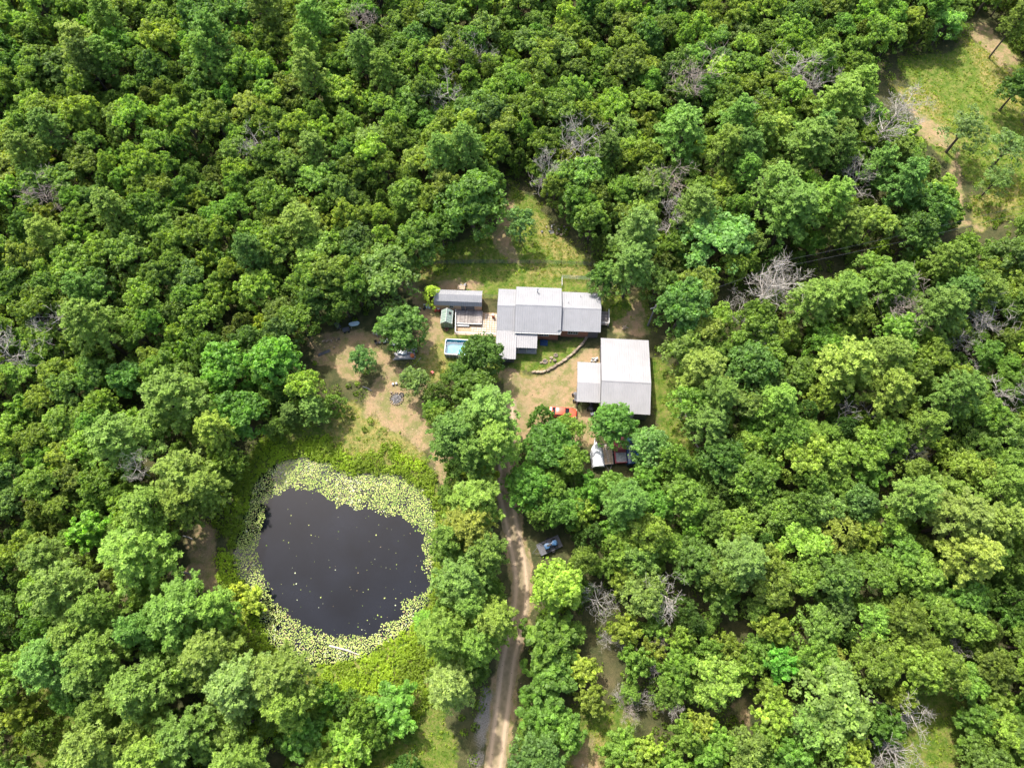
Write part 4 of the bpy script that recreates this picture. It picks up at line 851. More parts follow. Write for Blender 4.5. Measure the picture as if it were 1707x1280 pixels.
# ------------------------------------------------------------------ wire fences, utility poles, power lines
def wire_fence(pts, label, white_first=False, h=1.2):
    P_ = [Vector((*at(*p)[:2], 0)) for p in pts]; g = thing('wire_fence', P_[0], 0, label, 'fence'); o = P_[0]
    for i in range(len(P_) - 1):
        d = P_[i + 1] - P_[i]; n = max(1, int(d.length / 2.4))
        for k in range(n + 1): q = P_[i] + d * k / n - o; b = MB(); b.tube([(q.x, q.y, 0), (q.x, q.y, h)], .04, 6); b.build('post', M['chrome'] if white_first else M['wire'], g)
        b = MB()
        for z in np.linspace(.15, h, 7): b.tube([P_[i] - o + Vector((0, 0, z)), P_[i + 1] - o + Vector((0, 0, z))], .014, 4)
        m = int(d.length / .25)
        for k in range(m): q = P_[i] + d * k / m - o; b.tube([(q.x, q.y, .1), (q.x, q.y, h)], .008, 3)
        b.build('wire', M['chrome'] if white_first else M['wire'], g)
wire_fence([(936.5, 480), (936.5, 464.5), (985, 467)], 'thin wire yard fence behind the right wing of the house', True)
wire_fence([(806, 496), (829, 497)], 'short wire fence between the shed and the house')
wire_fence([(690, 441), (800, 439), (910, 440), (985, 443)], 'long wire fence across the back lawn at the woods edge')
def pole(px, py, h, label, trans=True, lean=(0, 0)):
    p = at(px, py); g = thing('utility_pole', (p.x, p.y, 0), R(20), label, 'utility pole'); top = Vector((lean[0], lean[1], h)); b = MB(); b.tube([(0, 0, -.2), top * .5, top], [.17, .15, .12], 10); b.build('pole', M['pole'], g)
    b = MB(); b.box((lean[0], lean[1] - .12, h - .5), (1.9, .11, .13)); b.build('crossarm', M['greywood'], g)
    for x in (-.8, 0.0, .8): b = MB(); b.lathe((x + lean[0], lean[1] - .12, h - .43), [(.05, 0), (.06, .06), (.04, .09), (.06, .12), (.03, .16)], 8); b.build('insulator', M['whitepl'], g)
    if trans: b = MB(); b.lathe((lean[0] + .36, lean[1] + .1, h - 1.7), [(.2, 0), (.24, .03), (.24, .65), (.2, .72), (.05, .75)], 14); b.build('transformer', M['chrome'], g)
    return p, top
p1, t1 = pole(1080, 543, 7.2, 'grey utility pole right of the house by the dirt patch', False, (.1, .1)); p2, t2 = pole(1268, 487, 9.5, 'utility pole with grey transformer among bare trees right of the garage')
def wire(a, b_, sag, label):
    m = MB(); m.tube([a.lerp(b_, t) - Vector((0, 0, sag * 4 * t * (1 - t))) for t in np.linspace(0, 1, 16)], .022, 4); tag(m.build('power_line', M['wire']), label, 'power line')
A1 = Vector((p1.x, p1.y, 6.8)); A2 = Vector((p2.x, p2.y, 9.1)); far = Vector((*at(1760, 372, 0)[:2], 9.5))
wire(A1, A2, .7, 'overhead wire from the pole by the house to the transformer pole')
wire(A2 + Vector((-.3, -.6, 0)), far + Vector((-.2, -.7, 0)), 1.1, 'lower power line running right from the transformer pole over the cut strip'); wire(A2 + Vector((.3, .6, .1)), far + Vector((.2, .8, .1)), 1.1, 'upper power line running right from the transformer pole over the cut strip')

# ------------------------------------------------------------------ vehicles
def car_body(stations, mat_, name, par):
    """stations: (x, half width, z bottom, z side, z top) along the length, closed loft with rounded shoulders"""
    b = MB(); vs = []; fs = []; K = 9
    for x, w, zb, zs, zt in stations:
        vs += [(x, -w * .9, zb), (x, -w, zb + .15), (x, -w, zs - .1), (x, -w * .9, zt - .03), (x, 0, zt + .015), (x, w * .9, zt - .03), (x, w, zs - .1), (x, w, zb + .15), (x, w * .9, zb)]
    n = len(stations)
    for i in range(n - 1):
        for k in range(K): fs.append((i * K + k, i * K + (k + 1) % K, (i + 1) * K + (k + 1) % K, (i + 1) * K + k))
    fs += [tuple(range(K - 1, -1, -1)), tuple((n - 1) * K + k for k in range(K))]; b.add(vs, fs); o = b.build(name, mat_, par, True)
    md = o.modifiers.new('b', 'BEVEL'); md.width = .03; md.segments = 2; md.limit_method = 'ANGLE'; return o
def wheels(g, xs, w, r=.32, nm='wheel'):
    for x in xs:
        for s in (-1, 1):
            def lay(prof):
                m = MB(); m.lathe((0, 0, 0), prof, 18); m.v = [(x + a, s * (w - .1 + c), r + b_) for a, b_, c in m.v]; return m
            t = link(nm, None, g); lay([(r * .62, 0), (r * .95, 0), (r, .05), (r, .15), (r * .95, .2), (r * .62, .2)]).build('tyre', M['rubber'], t); lay([(.05, .03), (r * .6, .02), (r * .62, .18), (.08, .16)]).build('rim', M['chrome'], t)
def car(px, py, rz, label, paint, cat='car', name='parked_car', L=4.3, W_=1.75, truck=False, van=False, bedload=None):
    p = at(px, py, 1.0); g = thing(name, (p.x, p.y, 0), rz, label, cat); h = L / 2; w = W_ / 2; P_ = M[paint]
    if van:
        car_body([(-h, w * .9, .35, .9, 1.85), (-h + .1, w, .3, 1.2, 1.95), (h - 1.5, w, .3, 1.2, 1.95), (h - .75, w * .97, .3, 1.0, 1.5), (h - .6, w * .97, .3, .9, 1.05), (h - .1, w * .92, .3, .8, .88), (h, w * .8, .4, .6, .7)], P_, 'body', g)
        gl = MB(); gl.slab((h - 1.45, -w * .8, 1.955), (h - .78, -w * .85, 1.50), (h - .78, w * .85, 1.50), (h - 1.45, w * .8, 1.955), .02); gl.build('windscreen', M['glass'], g)
    elif truck:
        car_body([(-h, w * .97, .45, .95, 1.0), (-h + 1.75, w, .45, .95, 1.0), (-h + 1.76, w, .4, .95, 1.02), (h - 1.3, w, .4, .95, 1.05), (h - .2, w * .95, .4, .85, .95), (h, w * .85, .45, .7, .8)], P_, 'body', g)
        car_body([(-h + 1.78, w * .84, .95, 1.2, 1.3), (-h + 1.95, w * .82, .95, 1.5, 1.72), (-h + 3.0, w * .82, .95, 1.5, 1.74), (h - 1.25, w * .84, .95, 1.05, 1.08)], P_, 'cab', g)
        gl = MB(); a = -h + 3.03; gl.slab((a, -w * .72, 1.755), (h - 1.3, -w * .76, 1.115), (h - 1.3, w * .76, 1.115), (a, w * .72, 1.755), .02); gl.build('windscreen', M['glass'], g)
        bd = MB(); bd.box((-h + .9, 0, 1.03), (1.55, W_ * .8, .03)); bo = bd.build('bed', M['greywood'], g); 
        bd = MB()
        for s in (-1, 1): bd.box((-h + .9, s * w * .9, 1.08), (1.7, .1, .12))
        bd.box((-h + .06, 0, 1.08), (.1, W_ * .85, .12)); bd.build('bed_rail', P_, g)
    else:
        car_body([(-h, w * .85, .35, .7, .8), (-h + .12, w * .95, .28, .85, .9), (-h + .8, w, .25, .9, .95), (h - 1.4, w, .25, .88, .97), (h - .6, w * .97, .25, .8, .88), (h - .12, w * .88, .28, .68, .76), (h, w * .7, .35, .55, .62)], P_, 'body', g)
        car_body([(-h + .45, w * .78, .85, 1.0, 1.0), (-h + 1.0, w * .8, .9, 1.25, 1.38), (-h + 1.6, w * .8, .9, 1.3, 1.46), (h - 1.95, w * .8, .9, 1.28, 1.42), (h - 1.25, w * .82, .88, .94, .97)], P_, 'roof', g)
        gl = MB(); a = h - 1.93; gl.slab((a, -w * .70, 1.43), (h - 1.27, -w * .77, 1.0), (h - 1.27, w * .77, 1.0), (a, w * .70, 1.43), .015); gl.build('windscreen', M['glass'], g)
        gl = MB(); gl.slab((-h + .5, -w * .7, 1.04), (-h + .98, -w * .68, 1.39), (-h + .98, w * .68, 1.39), (-h + .5, w * .7, 1.04), .015); gl.build('rear_window', M['glass'], g)
        for s in (-1, 1): gl = MB(); gl.box(((-h + 1.0 + h - 1.8) / 2, s * w * .815, 1.13), (L - 3.1, .02, .26)); gl.build('side_window', M['glass'], g)
    wheels(g, (-h + .75, h - .8), w)
    for s in (-1, 1): b = MB(); b.box((h - .1, s * w * .68, .62), (.12, .28, .12), bev=.02); b.build('headlight', M['lamp'], g); b = MB(); b.box((h - (1.35 if not truck else 1.5), s * (w + .06), .98), (.1, .16, .1), bev=.02); b.build('mirror', P_, g)
    b = MB(); b.box((h - .01, 0, .42), (.1, W_ * .8, .16), bev=.03); b.build('bumper', M['black'], g)
    return g
car(938.5, 686.5, R(-5), 'small bright red car on the dirt drive, its rear hidden under a tree', 'redpaint', L=4.5, W_=1.75)
car(1034, 748, R(92), 'faded crimson pickup truck between the white-covered boat and the navy van', 'redpaint2', 'truck', 'pickup_truck', 4.6, 2.0, truck=True)
car(1053, 752, R(93), 'navy blue van parked rightmost in the row below the garage', 'bluepaint', 'van', 'parked_van', 4.6, 1.95, van=True)
def covered_boat():
    p = at(996, 757, 1.2); g = thing('covered_boat', (p.x, p.y, 0), R(94), 'boat on a trailer wrapped in a white tarp, leftmost of the parked row', 'boat'); N = 11; K = 9; vs = []; fs = []; L = 4.0
    for i in range(N):
        t = i / (N - 1); x = -L / 2 + L * t; w = 1.05 * (1 - max(0, (t - .55) / .45) ** 2 * .85) * (1 if i else .95); zt = 1.45 - .15 * t + (.12 if i % 3 == 0 else 0)
        for k in range(K): a = -1 + 2 * k / (K - 1); vs.append((x, a * w + random.gauss(0, .015), (zt - .5 * abs(a) ** 2.2 + random.gauss(0, .018)) if abs(a) < .99 else .55))
    for i in range(N - 1):
        for k in range(K - 1): fs.append((i * K + k, (i + 1) * K + k, (i + 1) * K + k + 1, i * K + k + 1))
    fs += [tuple(range(K)), tuple((N - 1) * K + K - 1 - k for k in range(K))]; b = MB(); b.add(vs, fs); b.build('tarp', M['tarp'], g)
    b = MB(); b.box((0, 0, .45), (L * .9, .9, .25), bev=.06); b.build('hull', M['siding'], g); b = MB(); b.tube([(-L / 2, -.6, .35), (L / 2, -.2, .35), (L / 2 + .9, 0, .4)], .05, 6); b.tube([(-L / 2, .6, .35), (L / 2, .2, .35), (L / 2 + .9, 0, .4)], .05, 6); b.build('trailer_frame', M['chrome'], g); wheels(g, (-.6,), .9, .28)
covered_boat()
def ladder(px, py, rz, L, label, z=.5):
    p = at(px, py, z); g = thing('ladder', (p.x, p.y, z), rz, label, 'ladder')
    for s in (-.2, .2): b = MB(); b.box((0, s, 0), (L, .05, .08)); b.build('rail', M['wood'], g)
    for i in range(int(L / .3)): b = MB(); b.box((-L / 2 + .2 + i * .3, 0, .01), (.05, .36, .05)); b.build('rung', M['whitepl'], g)
def flat_trailer(px, py, rz, L, Wd, label, m='greywood'):
    p = at(px, py, .6); g = thing('flatbed_trailer', (p.x, p.y, 0), rz, label, 'trailer'); b = MB(); n = 7
    for i in range(n): b.box((0, (i - n / 2 + .5) * Wd / n, .6), (L, Wd / n - .02, .05))
    b.build('deck', M[m], g); b = MB()
    for s in (-1, 1): b.box((0, s * (Wd / 2 + .02), .66), (L, .06, .16)); b.box((s * L / 2, 0, .66), (.06, Wd + .1, .16))
    b.tube([(-L / 2, -.5, .5), (-L / 2 - 1.1, 0, .45), (-L / 2, .5, .5)], .04, 6); b.build('frame', M['siding'], g); wheels(g, (.2,), Wd / 2 + .2, .3); return g
flat_trailer(1013, 757, R(93), 3.4, 1.5, 'brown flatbed trailer between the white-covered boat and the crimson pickup', 'wood'); ladder(1012, 756, R(98), 3.0, 'white-runged ladder lying on the brown flatbed trailer', .72)
flat_trailer(916, 909, R(24), 3.6, 1.75, 'dark flatbed trailer at the roadside under the trees right of the drive', 'siding')
def quad(px, py, rz, label, m, z=0.0, s=1.0):
    p = at(px, py, .7 + z); g = thing('quad_bike', (p.x, p.y, z), rz, label, 'quad bike'); g.scale = (s, s, s)
    car_body([(-.9, .3, .5, .75, .8), (-.5, .42, .45, .8, .86), (-.1, .2, .4, .75, .82), (.3, .22, .4, .85, .92), (.5, .42, .45, .8, .88), (.9, .3, .5, .7, .74)], M[m], 'body', g)
    b = MB(); b.box((-.2, 0, .88), (.7, .28, .12), bev=.04); b.build('seat', M['black'], g); b = MB(); b.tube([(.35, 0, .85), (.3, 0, 1.05), (.22, -.36, 1.1)], .02, 5); b.tube([(.3, 0, 1.05), (.22, .36, 1.1)], .02, 5); b.build('handlebar', M['black'], g); wheels(g, (-.6, .6), .5, .28)
    b = MB()
    for y in (-.25, -.08, .08, .25): b.tube([(-.95, y, .92), (-.5, y, .92)], .012, 4); b.tube([(.5, y, .94), (.9, y, .9)], .012, 4)
    b.build('rack', M['chrome'], g)
quad(918, 907.5, R(24), 'blue quad bike loaded on the roadside flatbed trailer', 'blue', .63, 1.15); quad(986, 675, R(80), 'black quad bike parked half under the carport', 'black', 0, 1.1)
quad(956.5 + 3.5, 661, R(95), 'dark quad bike at the left edge of the carport', 'siding', 0, .9)
cooler(988.5, 689.5, .75, R(10), 'blue and white cooler on the ground below the carport', 'blue')

def litter():
    n = 90000; P = np.stack([rng.uniform(-60, 60, n), rng.uniform(-20, 90, n)], 1); d = lookup(GD, P); P = P[(d > .35) & (rng.random(n) < .8) & (sdf(P, POND) > 1)]
    for f in BUILD: P = P[~inside(P, f)]
    m = len(P); C = np.column_stack([P, np.full(m, .035)]); N = rng.normal(size=(m, 3)) * .35 + [0, 0, 1]
    o = link('ground_litter', leaf_mesh('ground_litter', C, N, .03 + .07 * rng.random(m) ** 3, rng.random(m), M['litter'])); tag(o, 'pebbles, dry leaves and chips strewn over the bare dirt', 'litter', kind='stuff')
M['litter'] = mat('litter', (.20, .15, .10), .95, var=.5, scale=.7, tone=.8)
# ------------------------------------------------------------------ individual trees seen at the edges of the clearing
PG = (.085, .175, .060); DK = (.062, .125, .030); LIME = (.17, .30, .02); YG = (.17, .23, .02); PALE = (.13, .19, .075); OL = (.06, .09, .012)
HAND = [
 ('oak', 668, 542, 84, dict(h=9, col=(.068, .135, .035), label='round dark green oak standing alone over the grey board pile')),
 ('oak', 802, 588, 76, dict(h=9, col=(.065, .13, .03), label='dark green oak overhanging the right half of the pool')),
 ('oak', 776, 623, 56, dict(h=7, col=(.07, .135, .03), label='smaller dark oak just below the pool oak')),
 ('openoak', 690, 632, 50, dict(h=6.5, col=(.12, .19, .07), label='small pale open oak between the pool and the fire pit')),
 ('openoak', 604, 597, 46, dict(h=6, col=(.085, .17, .06), label='small isolated tree on the dirt left of the board pile')),
 ('cedar', 728, 657, 52, dict(h=8.5, col=(.055, .095, .018), label='dark olive cedar between the small pale oak and the big pines')),
 ('cedar', 720, 486, 30, dict(h=5, col=(.27, .36, .02), label='bright lime green small tree at the left end of the shed', name='young_hackberry_tree')),
 ('openoak', 868, 370, 50, dict(h=9, col=(.10, .18, .075), label='pale lone tree with bare upper twigs in the grass behind the house')),
 ('oak', 785, 332, 104, dict(h=12, col=(.085, .165, .04), label='very large rounded oak at the woods edge behind the shed')),
 ('openoak', 640, 452, 110, dict(h=10.5, col=(.10, .175, .045), label='broad oak at the woods edge upper left of the board pile')),
 ('oak', 700, 395, 80, dict(h=10, col=(.10, .18, .04), label='oak left of the very large rounded oak')),
 ('pine', 775, 248, 62, dict(h=13, col=PG, label='bluish pine rising above the oaks behind the very large oak')),
 ('pine', 735, 262, 56, dict(h=12.5, col=PG, label='pine left neighbour of the bluish pine behind the very large oak')),
 ('pine', 812, 688, 100, dict(h=13, col=PG, label='tall pine between the pool oak and the head of the dirt road')),
 ('pine', 757, 728, 88, dict(h=13, col=(.07, .155, .05), label='wide dark pine above the top right of the pond')),
 ('pine', 828, 738, 84, dict(h=13.5, col=(.10, .19, .055), label='pine with yellowish tips directly over the head of the dirt road')),
 ('pine', 783, 760, 70, dict(h=12, col=(.08, .165, .05), label='pine between the wide dark pine and the head of the road')),
 ('oak', 1010, 462, 56, dict(h=8.5, col=(.07, .14, .035), label='dark oak touching the upper right corner of the house roof')),
 ('pine', 1062, 392, 78, dict(h=14, col=(.10, .195, .075), label='tall pale pine behind the right end of the house')),
 ('pine', 1053, 445, 74, dict(h=13, col=(.08, .165, .06), label='pine just below the tall pale pine behind the house')),
 ('cedar', 1112, 442, 56, dict(h=8, col=OL, label='dark olive cedar right of the two pines behind the house')),
 ('openoak', 1198, 398, 118, dict(h=12, col=(.095, .19, .062), label='huge rounded pale green tree at the lower edge of the upper right woods')),
 ('oak', 1142, 508, 92, dict(h=11, col=(.085, .175, .05), label='tall tree right of the utility pole by the house')),
 ('pine', 1172, 618, 84, dict(h=12, col=(.12, .20, .06), label='yellowish pine right of the garage with grass at its foot')),
 ('pine', 1178, 708, 72, dict(h=10, col=(.085, .175, .055), label='pine at the lower tip of the grass strip right of the garage')),
 ('oak', 1255, 612, 86, dict(h=10, col=(.08, .16, .045), label='dense oak right of the yellowish pine')),
 ('oak', 1024, 706, 72, dict(h=8.6, col=(.075, .16, .04), label='oak covering the lower left corner of the garage')),
 ('oak', 1086, 742, 66, dict(h=8, col=(.10, .19, .065), label='pale oak below the lower right corner of the garage')),
 ('oak', 916, 744, 98, dict(h=8.9, col=(.062, .14, .022), label='massive dark green oak below the red car')),
 ('cedar', 905, 692, 44, dict(h=8, col=(.06, .13, .02), label='dark pointed cedar hiding the rear of the red car')),
 ('young', 988, 816, 66, dict(h=7, col=(.09, .19, .025), label='bright tree just below the white-covered boat')),
 ('oak', 882, 810, 78, dict(h=9, col=(.075, .165, .03), label='dark bushy tree right of the upper road bend')),
 ('oak', 938, 846, 72, dict(h=8, col=(.085, .18, .028), label='bushy bright tree just above the flatbed trailer')),
 ('oak', 928, 976, 92, dict(h=9.5, col=(.175, .27, .018), label='round bright yellow-green tree right of the road, below the flatbed trailer')),
 ('young', 915, 1065, 96, dict(h=7, col=(.095, .17, .022), label='wide bushy tree beside the road under the yellow-green tree')),
 ('young', 918, 1128, 90, dict(h=6.5, col=(.085, .165, .022), label='bushy tree beside the road, second below the yellow-green tree')),
 ('young', 905, 1195, 90, dict(h=6.5, col=(.085, .17, .025), label='bushy tree beside the road, third below the yellow-green tree')),
 ('pine', 788, 838, 92, dict(h=12, col=(.10, .19, .05), label='topmost pine in the row between the pond and the road')),
 ('pine', 782, 885, 90, dict(h=13, col=(.15, .21, .035), label='yellow-tipped pine, second in the row between pond and road')),
 ('pine', 748, 905, 70, dict(h=12, col=(.09, .18, .05), label='pine leaning over the right pond edge beside the yellow-tipped pine')),
 ('pine', 805, 925, 84, dict(h=12, col=(.09, .175, .05), label='pine on the road side just below the yellow-tipped pine')),
 ('pine', 768, 968, 96, dict(h=13, col=(.085, .175, .06), label='broad bluish pine midway down the row between pond and road')),
 ('pine', 786, 1010, 70, dict(h=12, col=(.08, .165, .05), label='pine just below the broad bluish pine of the pond row')),
 ('pine', 825, 1035, 80, dict(h=12, col=(.11, .19, .045), label='pine with yellow tips reaching over the road edge')),
 ('pine', 795, 1075, 74, dict(h=12, col=(.08, .165, .045), label='lower pine of the pond row, next to the road')),
 ('pine', 752, 1142, 84, dict(h=12, col=(.12, .20, .085), label='pale grey-green pine, last of the pond row')),
 ('pine', 522, 682, 50, dict(h=7.5, col=(.075, .155, .05), label='small round pine in the weeds above the pond')),
 ('pine', 485, 690, 42, dict(h=7, col=(.07, .14, .045), label='small pine left beside the small round one above the pond')),
 ('cedar', 345, 752, 62, dict(h=7, col=(.09, .13, .04), label='feathery grey-green cedar upper left of the pond')),
 ('oak', 455, 600, 92, dict(h=11, col=(.10, .215, .028), label='bright green rounded tree left of the yard dirt')),
 ('oak', 375, 610, 90, dict(h=10, col=(.085, .18, .03), label='dark bushy tree left neighbour of the bright rounded tree')),
 ('oak', 395, 690, 88, dict(h=9.5, col=(.075, .165, .025), label='dark glossy tree at the woods edge above the pond')),
 ('pine', 292, 668, 108, dict(h=14, col=(.10, .195, .055), label='large pale pine in the woods upper left of the pond')),
 ('pine', 205, 735, 100, dict(h=14, col=(.095, .19, .06), label='large pine lower left of the large pale pine')),
 ('pine', 305, 795, 96, dict(h=12.5, col=(.115, .20, .06), label='yellow-tipped pine left of the top of the pond')),
 ('pine', 345, 815, 70, dict(h=12, col=(.11, .19, .06), label='pine between the yellow-tipped pine and the pond')),
 ('pine', 252, 848, 84, dict(h=13, col=(.10, .19, .055), label='pine above the bare dirt patch left of the pond')),
 ('pine', 232, 925, 120, dict(h=14, col=(.11, .22, .045), label='very wide bright pine left of the bare dirt by the pond')),
 ('pine', 305, 1022, 118, dict(h=13.5, col=(.085, .185, .045), label='very wide dark pine at the lower left of the pond')),
 ('pine', 105, 985, 96, dict(h=14, col=(.095, .175, .06), label='grey-green pine left of the very wide bright pine')),
 ('pine', 170, 1095, 100, dict(h=13.5, col=(.10, .19, .05), label='pine near the lower left, above its group of pale pines')),
 ('pine', 240, 1150, 108, dict(h=13.5, col=(.095, .185, .055), label='round pine in the lower left group of pines')),
 ('pine', 352, 1090, 96, dict(h=14, col=(.12, .205, .065), label='pale pine at the lower left corner of the pond')),
 ('pine', 400, 1145, 110, dict(h=14, col=(.095, .175, .075), label='bluish pine below the lower left of the pond')),
 ('pine', 465, 1130, 100, dict(h=13.5, col=(.115, .20, .065), label='pale pine right of the bluish pine below the pond')),
 ('pine', 480, 1175, 80, dict(h=13, col=(.11, .20, .05), label='lowest pine of the group below the pond')),
 ('pine', 165, 1245, 110, dict(h=14, col=(.11, .19, .06), label='pine at the bottom edge near the lower left corner')),
 ('pine', 255, 1262, 90, dict(h=13, col=(.11, .20, .05), label='pine at the bottom edge right of the corner pine')),
 ('pine', 395, 1275, 90, dict(h=13, col=(.10, .19, .055), label='pine cut by the bottom edge below the bluish pine')),
 ('young', 150, 885, 72, dict(h=8, col=(.15, .29, .02), label='bright lime tree in the woods far left of the pond')),
 ('young', 415, 1000, 52, dict(h=4, col=(.26, .34, .02), label='yellow-green leaning shrub on the left bank of the pond', name='bank_shrub', cat='shrub')),
 ('young', 394, 985, 34, dict(h=4, col=(.28, .34, .02), label='yellow willow sprout left of the leaning shrub on the pond bank', name='bank_shrub', cat='shrub')),
 ('oak', 706, 1035, 34, dict(h=2.6, col=(.13, .25, .015), label='round bright green shrub on the lower right bank of the pond', name='bank_shrub', cat='shrub')),
 ('young', 585, 1235, 90, dict(h=6, col=(.16, .27, .025), label='light bushy young tree at the bottom edge below the pond')),
 ('young', 540, 1268, 70, dict(h=5.5, col=(.20, .29, .03), label='yellowish bushy young tree at the bottom edge below the pond')),
 ('young', 655, 1180, 90, dict(h=5.5, col=(.11, .23, .02), label='bright bushy young tree below the pond toward the pine row')),
 ('young', 505, 1225, 80, dict(h=6, col=(.09, .19, .02), label='dark bushy tree below the pine group at the pond')),
 ('oak', 1700, 145, 56, dict(h=9, col=(.06, .12, .03), label='dark oak at the right photo edge beside the meadow')),
 ('sparse', 1612, 212, 76, dict(h=10, col=(.11, .17, .07), label='pale sparse tree standing in the upper right meadow')),
 ('sparse', 1684, 245, 72, dict(h=9, col=(.10, .165, .065), label='pale sparse tree right of its twin in the meadow')),
 ('sparse', 1662, 300, 50, dict(h=7.5, col=(.10, .165, .06), label='third pale sparse tree, lowest in the meadow group')),
 ('oak', 1555, 345, 80, dict(h=10, col=(.085, .175, .045), label='oak at the lower left corner of the meadow')),
 ('cedar', 1545, 280, 56, dict(h=8, col=OL, label='olive cedar left of the meadow next to the bare soil')),
 ('pine', 1135, 225, 86, dict(h=13.5, col=(.09, .20, .06), label='bright pine in the upper right woods left of the bare branches')),
 ('pine', 1320, 350, 100, dict(h=14, col=(.085, .185, .055), label='tallest wide pine right of the huge rounded pale tree')),
 ('pine', 1290, 315, 74, dict(h=13, col=(.09, .18, .06), label='pine upper left of the tallest wide pine')),
 ('pine', 1385, 340, 72, dict(h=13, col=(.10, .21, .045), label='pine right of the tallest wide pine')),
 ('pine', 1345, 245, 88, dict(h=13.5, col=(.095, .19, .055), label='pine above the tallest wide pine in the upper right woods')),
 ('pine', 1400, 175, 84, dict(h=13, col=(.105, .20, .05), label='pine near the left edge of the meadow')),
 ('pine', 1432, 150, 60, dict(h=12, col=(.10, .195, .045), label='slim pine touching the left edge of the meadow')),
 ('pine', 1410, 610, 92, dict(h=13, col=(.12, .20, .06), label='yellow-tipped pine in the middle of the right woods')),
 ('pine', 1475, 600, 78, dict(h=13, col=(.10, .18, .055), label='pine right of the yellow-tipped pine in the right woods')),
 ('pine', 1565, 520, 80, dict(h=13, col=(.085, .17, .055), label='pine amid the bare trees of the right woods')),
 ('pine', 1480, 655, 76, dict(h=12.5, col=(.12, .20, .05), label='pine below the pine pair of the right woods')),
 ('pine', 1355, 505, 76, dict(h=13, col=(.10, .19, .06), label='pine right of the bare trees at the transformer pole')),
 ('pine', 1540, 715, 62, dict(h=12, col=(.11, .205, .045), label='rounded pine right of the fallen silver trees')),
 ('pine', 1615, 930, 90, dict(h=13, col=(.13, .20, .06), label='large pale pine near the right edge, low in the right woods')),
 ('pine', 1600, 865, 96, dict(h=13, col=(.115, .19, .07), label='large grey-green pine above the large pale pine at right')),
 ('pine', 1665, 875, 80, dict(h=13, col=(.11, .185, .06), label='pine at the right edge beside the large grey-green pine')),
 ('cedar', 1398, 885, 88, dict(h=8.5, col=(.13, .17, .012), label='broad olive-yellow cedar in the lower right woods')),
 ('cedar', 1388, 1092, 50, dict(h=6.5, col=(.15, .18, .012), label='smaller olive-yellow cedar low in the right woods')),
 ('openoak', 1395, 1165, 130, dict(h=11, col=(.13, .205, .06), label='very broad pale oak with bare side branches at lower right')),
 ('young', 1300, 1105, 66, dict(h=7, col=(.11, .27, .012), label='vivid green feathery tree left of the very broad pale oak')),
 ('openoak', 1195, 1135, 88, dict(h=9, col=(.14, .22, .05), label='pale yellow-green oak by the open soil low at right')),
 ('cedar', 490, 1010, 0, {}),
]
for k, px, py, d, kw in HAND:
    if not kw: continue
    tree_px(k, px, py, d, **kw)

_q = at(1648, 97); tree('pine', _q.x, _q.y, 2.6, h=13.5, col=(.08, .14, .035), label='tall dark tree with visible leaning trunk alone in the meadow top right')
# dead and bare trees
def dead(px, py, hpx, label, kind='silver', lean=None, name='dead_tree', hh=None, var=None, yaw=None):
    """bare tree whose foot shows at (px,py)"""
    p = at(px, py); br, tr = SN[kind][var if var is not None else random.randrange(len(SN[kind]))]; s = (hh or hpx / 9.0) / 8.5 * (.98 if kind == 'silver' else .88)
    g = link(name, None); g.location = (p.x, p.y, 0 if not lean else .6); g.scale = (s, s, s); g.rotation_euler = (0, 0, random.random() * 6.28)
    if lean: g.rotation_euler = (0, R(lean[0]), R(lean[1]))
    link('branches', br, g); link('trunk', tr, g); tag(g, label, 'dead tree'); DEADS.append((p.x, p.y, 2.0)); return g
DEADS = []
dead(966, 290, 0, 'tall silver dead tree with wide bare branches behind the house', hh=11.5, var=0)
dead(912, 325, 0, 'greyish dead tree just left of the tall silver one behind the house', hh=9.5, var=1)
dead(752, 200, 0, 'slim silver dead tree in the woods above the bluish pine', hh=9, var=2)
dead(608, 95, 0, 'fine-twigged purplish bare tree near the top of the woods', 'brown', hh=12, var=0)
dead(1140, 190, 0, 'large fine-twigged grey-brown bare tree in the upper right woods', 'brown', hh=14, var=1)
dead(600, 110, 0, 'pale dead snag below the purplish bare tree at the top', hh=6, var=3)
dead(768, 130, 0, 'pale dead treetop in the top woods, left of a pair', hh=8, var=3); dead(815, 130, 0, 'pale dead treetop in the top woods, right of a pair', hh=7, var=1)
dead(1298, 170, 0, 'wide white bare branches in the upper right woods', hh=12, var=0); dead(1340, 185, 0, 'thin bare branches right of the wide white ones in the upper right woods', hh=10, var=2)
dead(1232, 225, 0, 'small white dead tree below the wide white bare branches', hh=9, var=2)
dead(1100, 345, 0, 'purplish bare tree behind the tall pale pine at the house', 'brown', hh=12, var=2); dead(1108, 400, 0, 'grey bare tree beside the two pines behind the house', hh=9.5, var=1)
dead(1455, 240, 0, 'silver bare tree leaning near the left edge of the meadow', hh=11, var=0, lean=(28, 40)); dead(1425, 290, 0, 'bare grey tree below the leaning silver one near the meadow', hh=11, var=3, lean=(25, 60)); dead(1400, 340, 0, 'tangled bare tree among pines left of the meadow', hh=10, var=1)
dead(1250, 360, 0, 'grey bare tree above the huge rounded pale tree', hh=9, var=2); dead(1215, 295, 0, 'purplish thin bare tree right of the bright pine', 'brown', hh=10, var=0)
dead(1240, 540, 0, 'tall bare tree with dark trunk leaning at the transformer pole', hh=12, var=0, lean=(22, 50)); dead(1265, 530, 0, 'second tall bare tree right beside the transformer pole', hh=10.5, var=2, lean=(22, 55))
dead(1215, 545, 0, 'short bare tree left of the tall leaning bare tree', hh=7, var=3); dead(1245, 590, 0, 'pale drooping bare treetop below the transformer pole', hh=7.5, var=1)
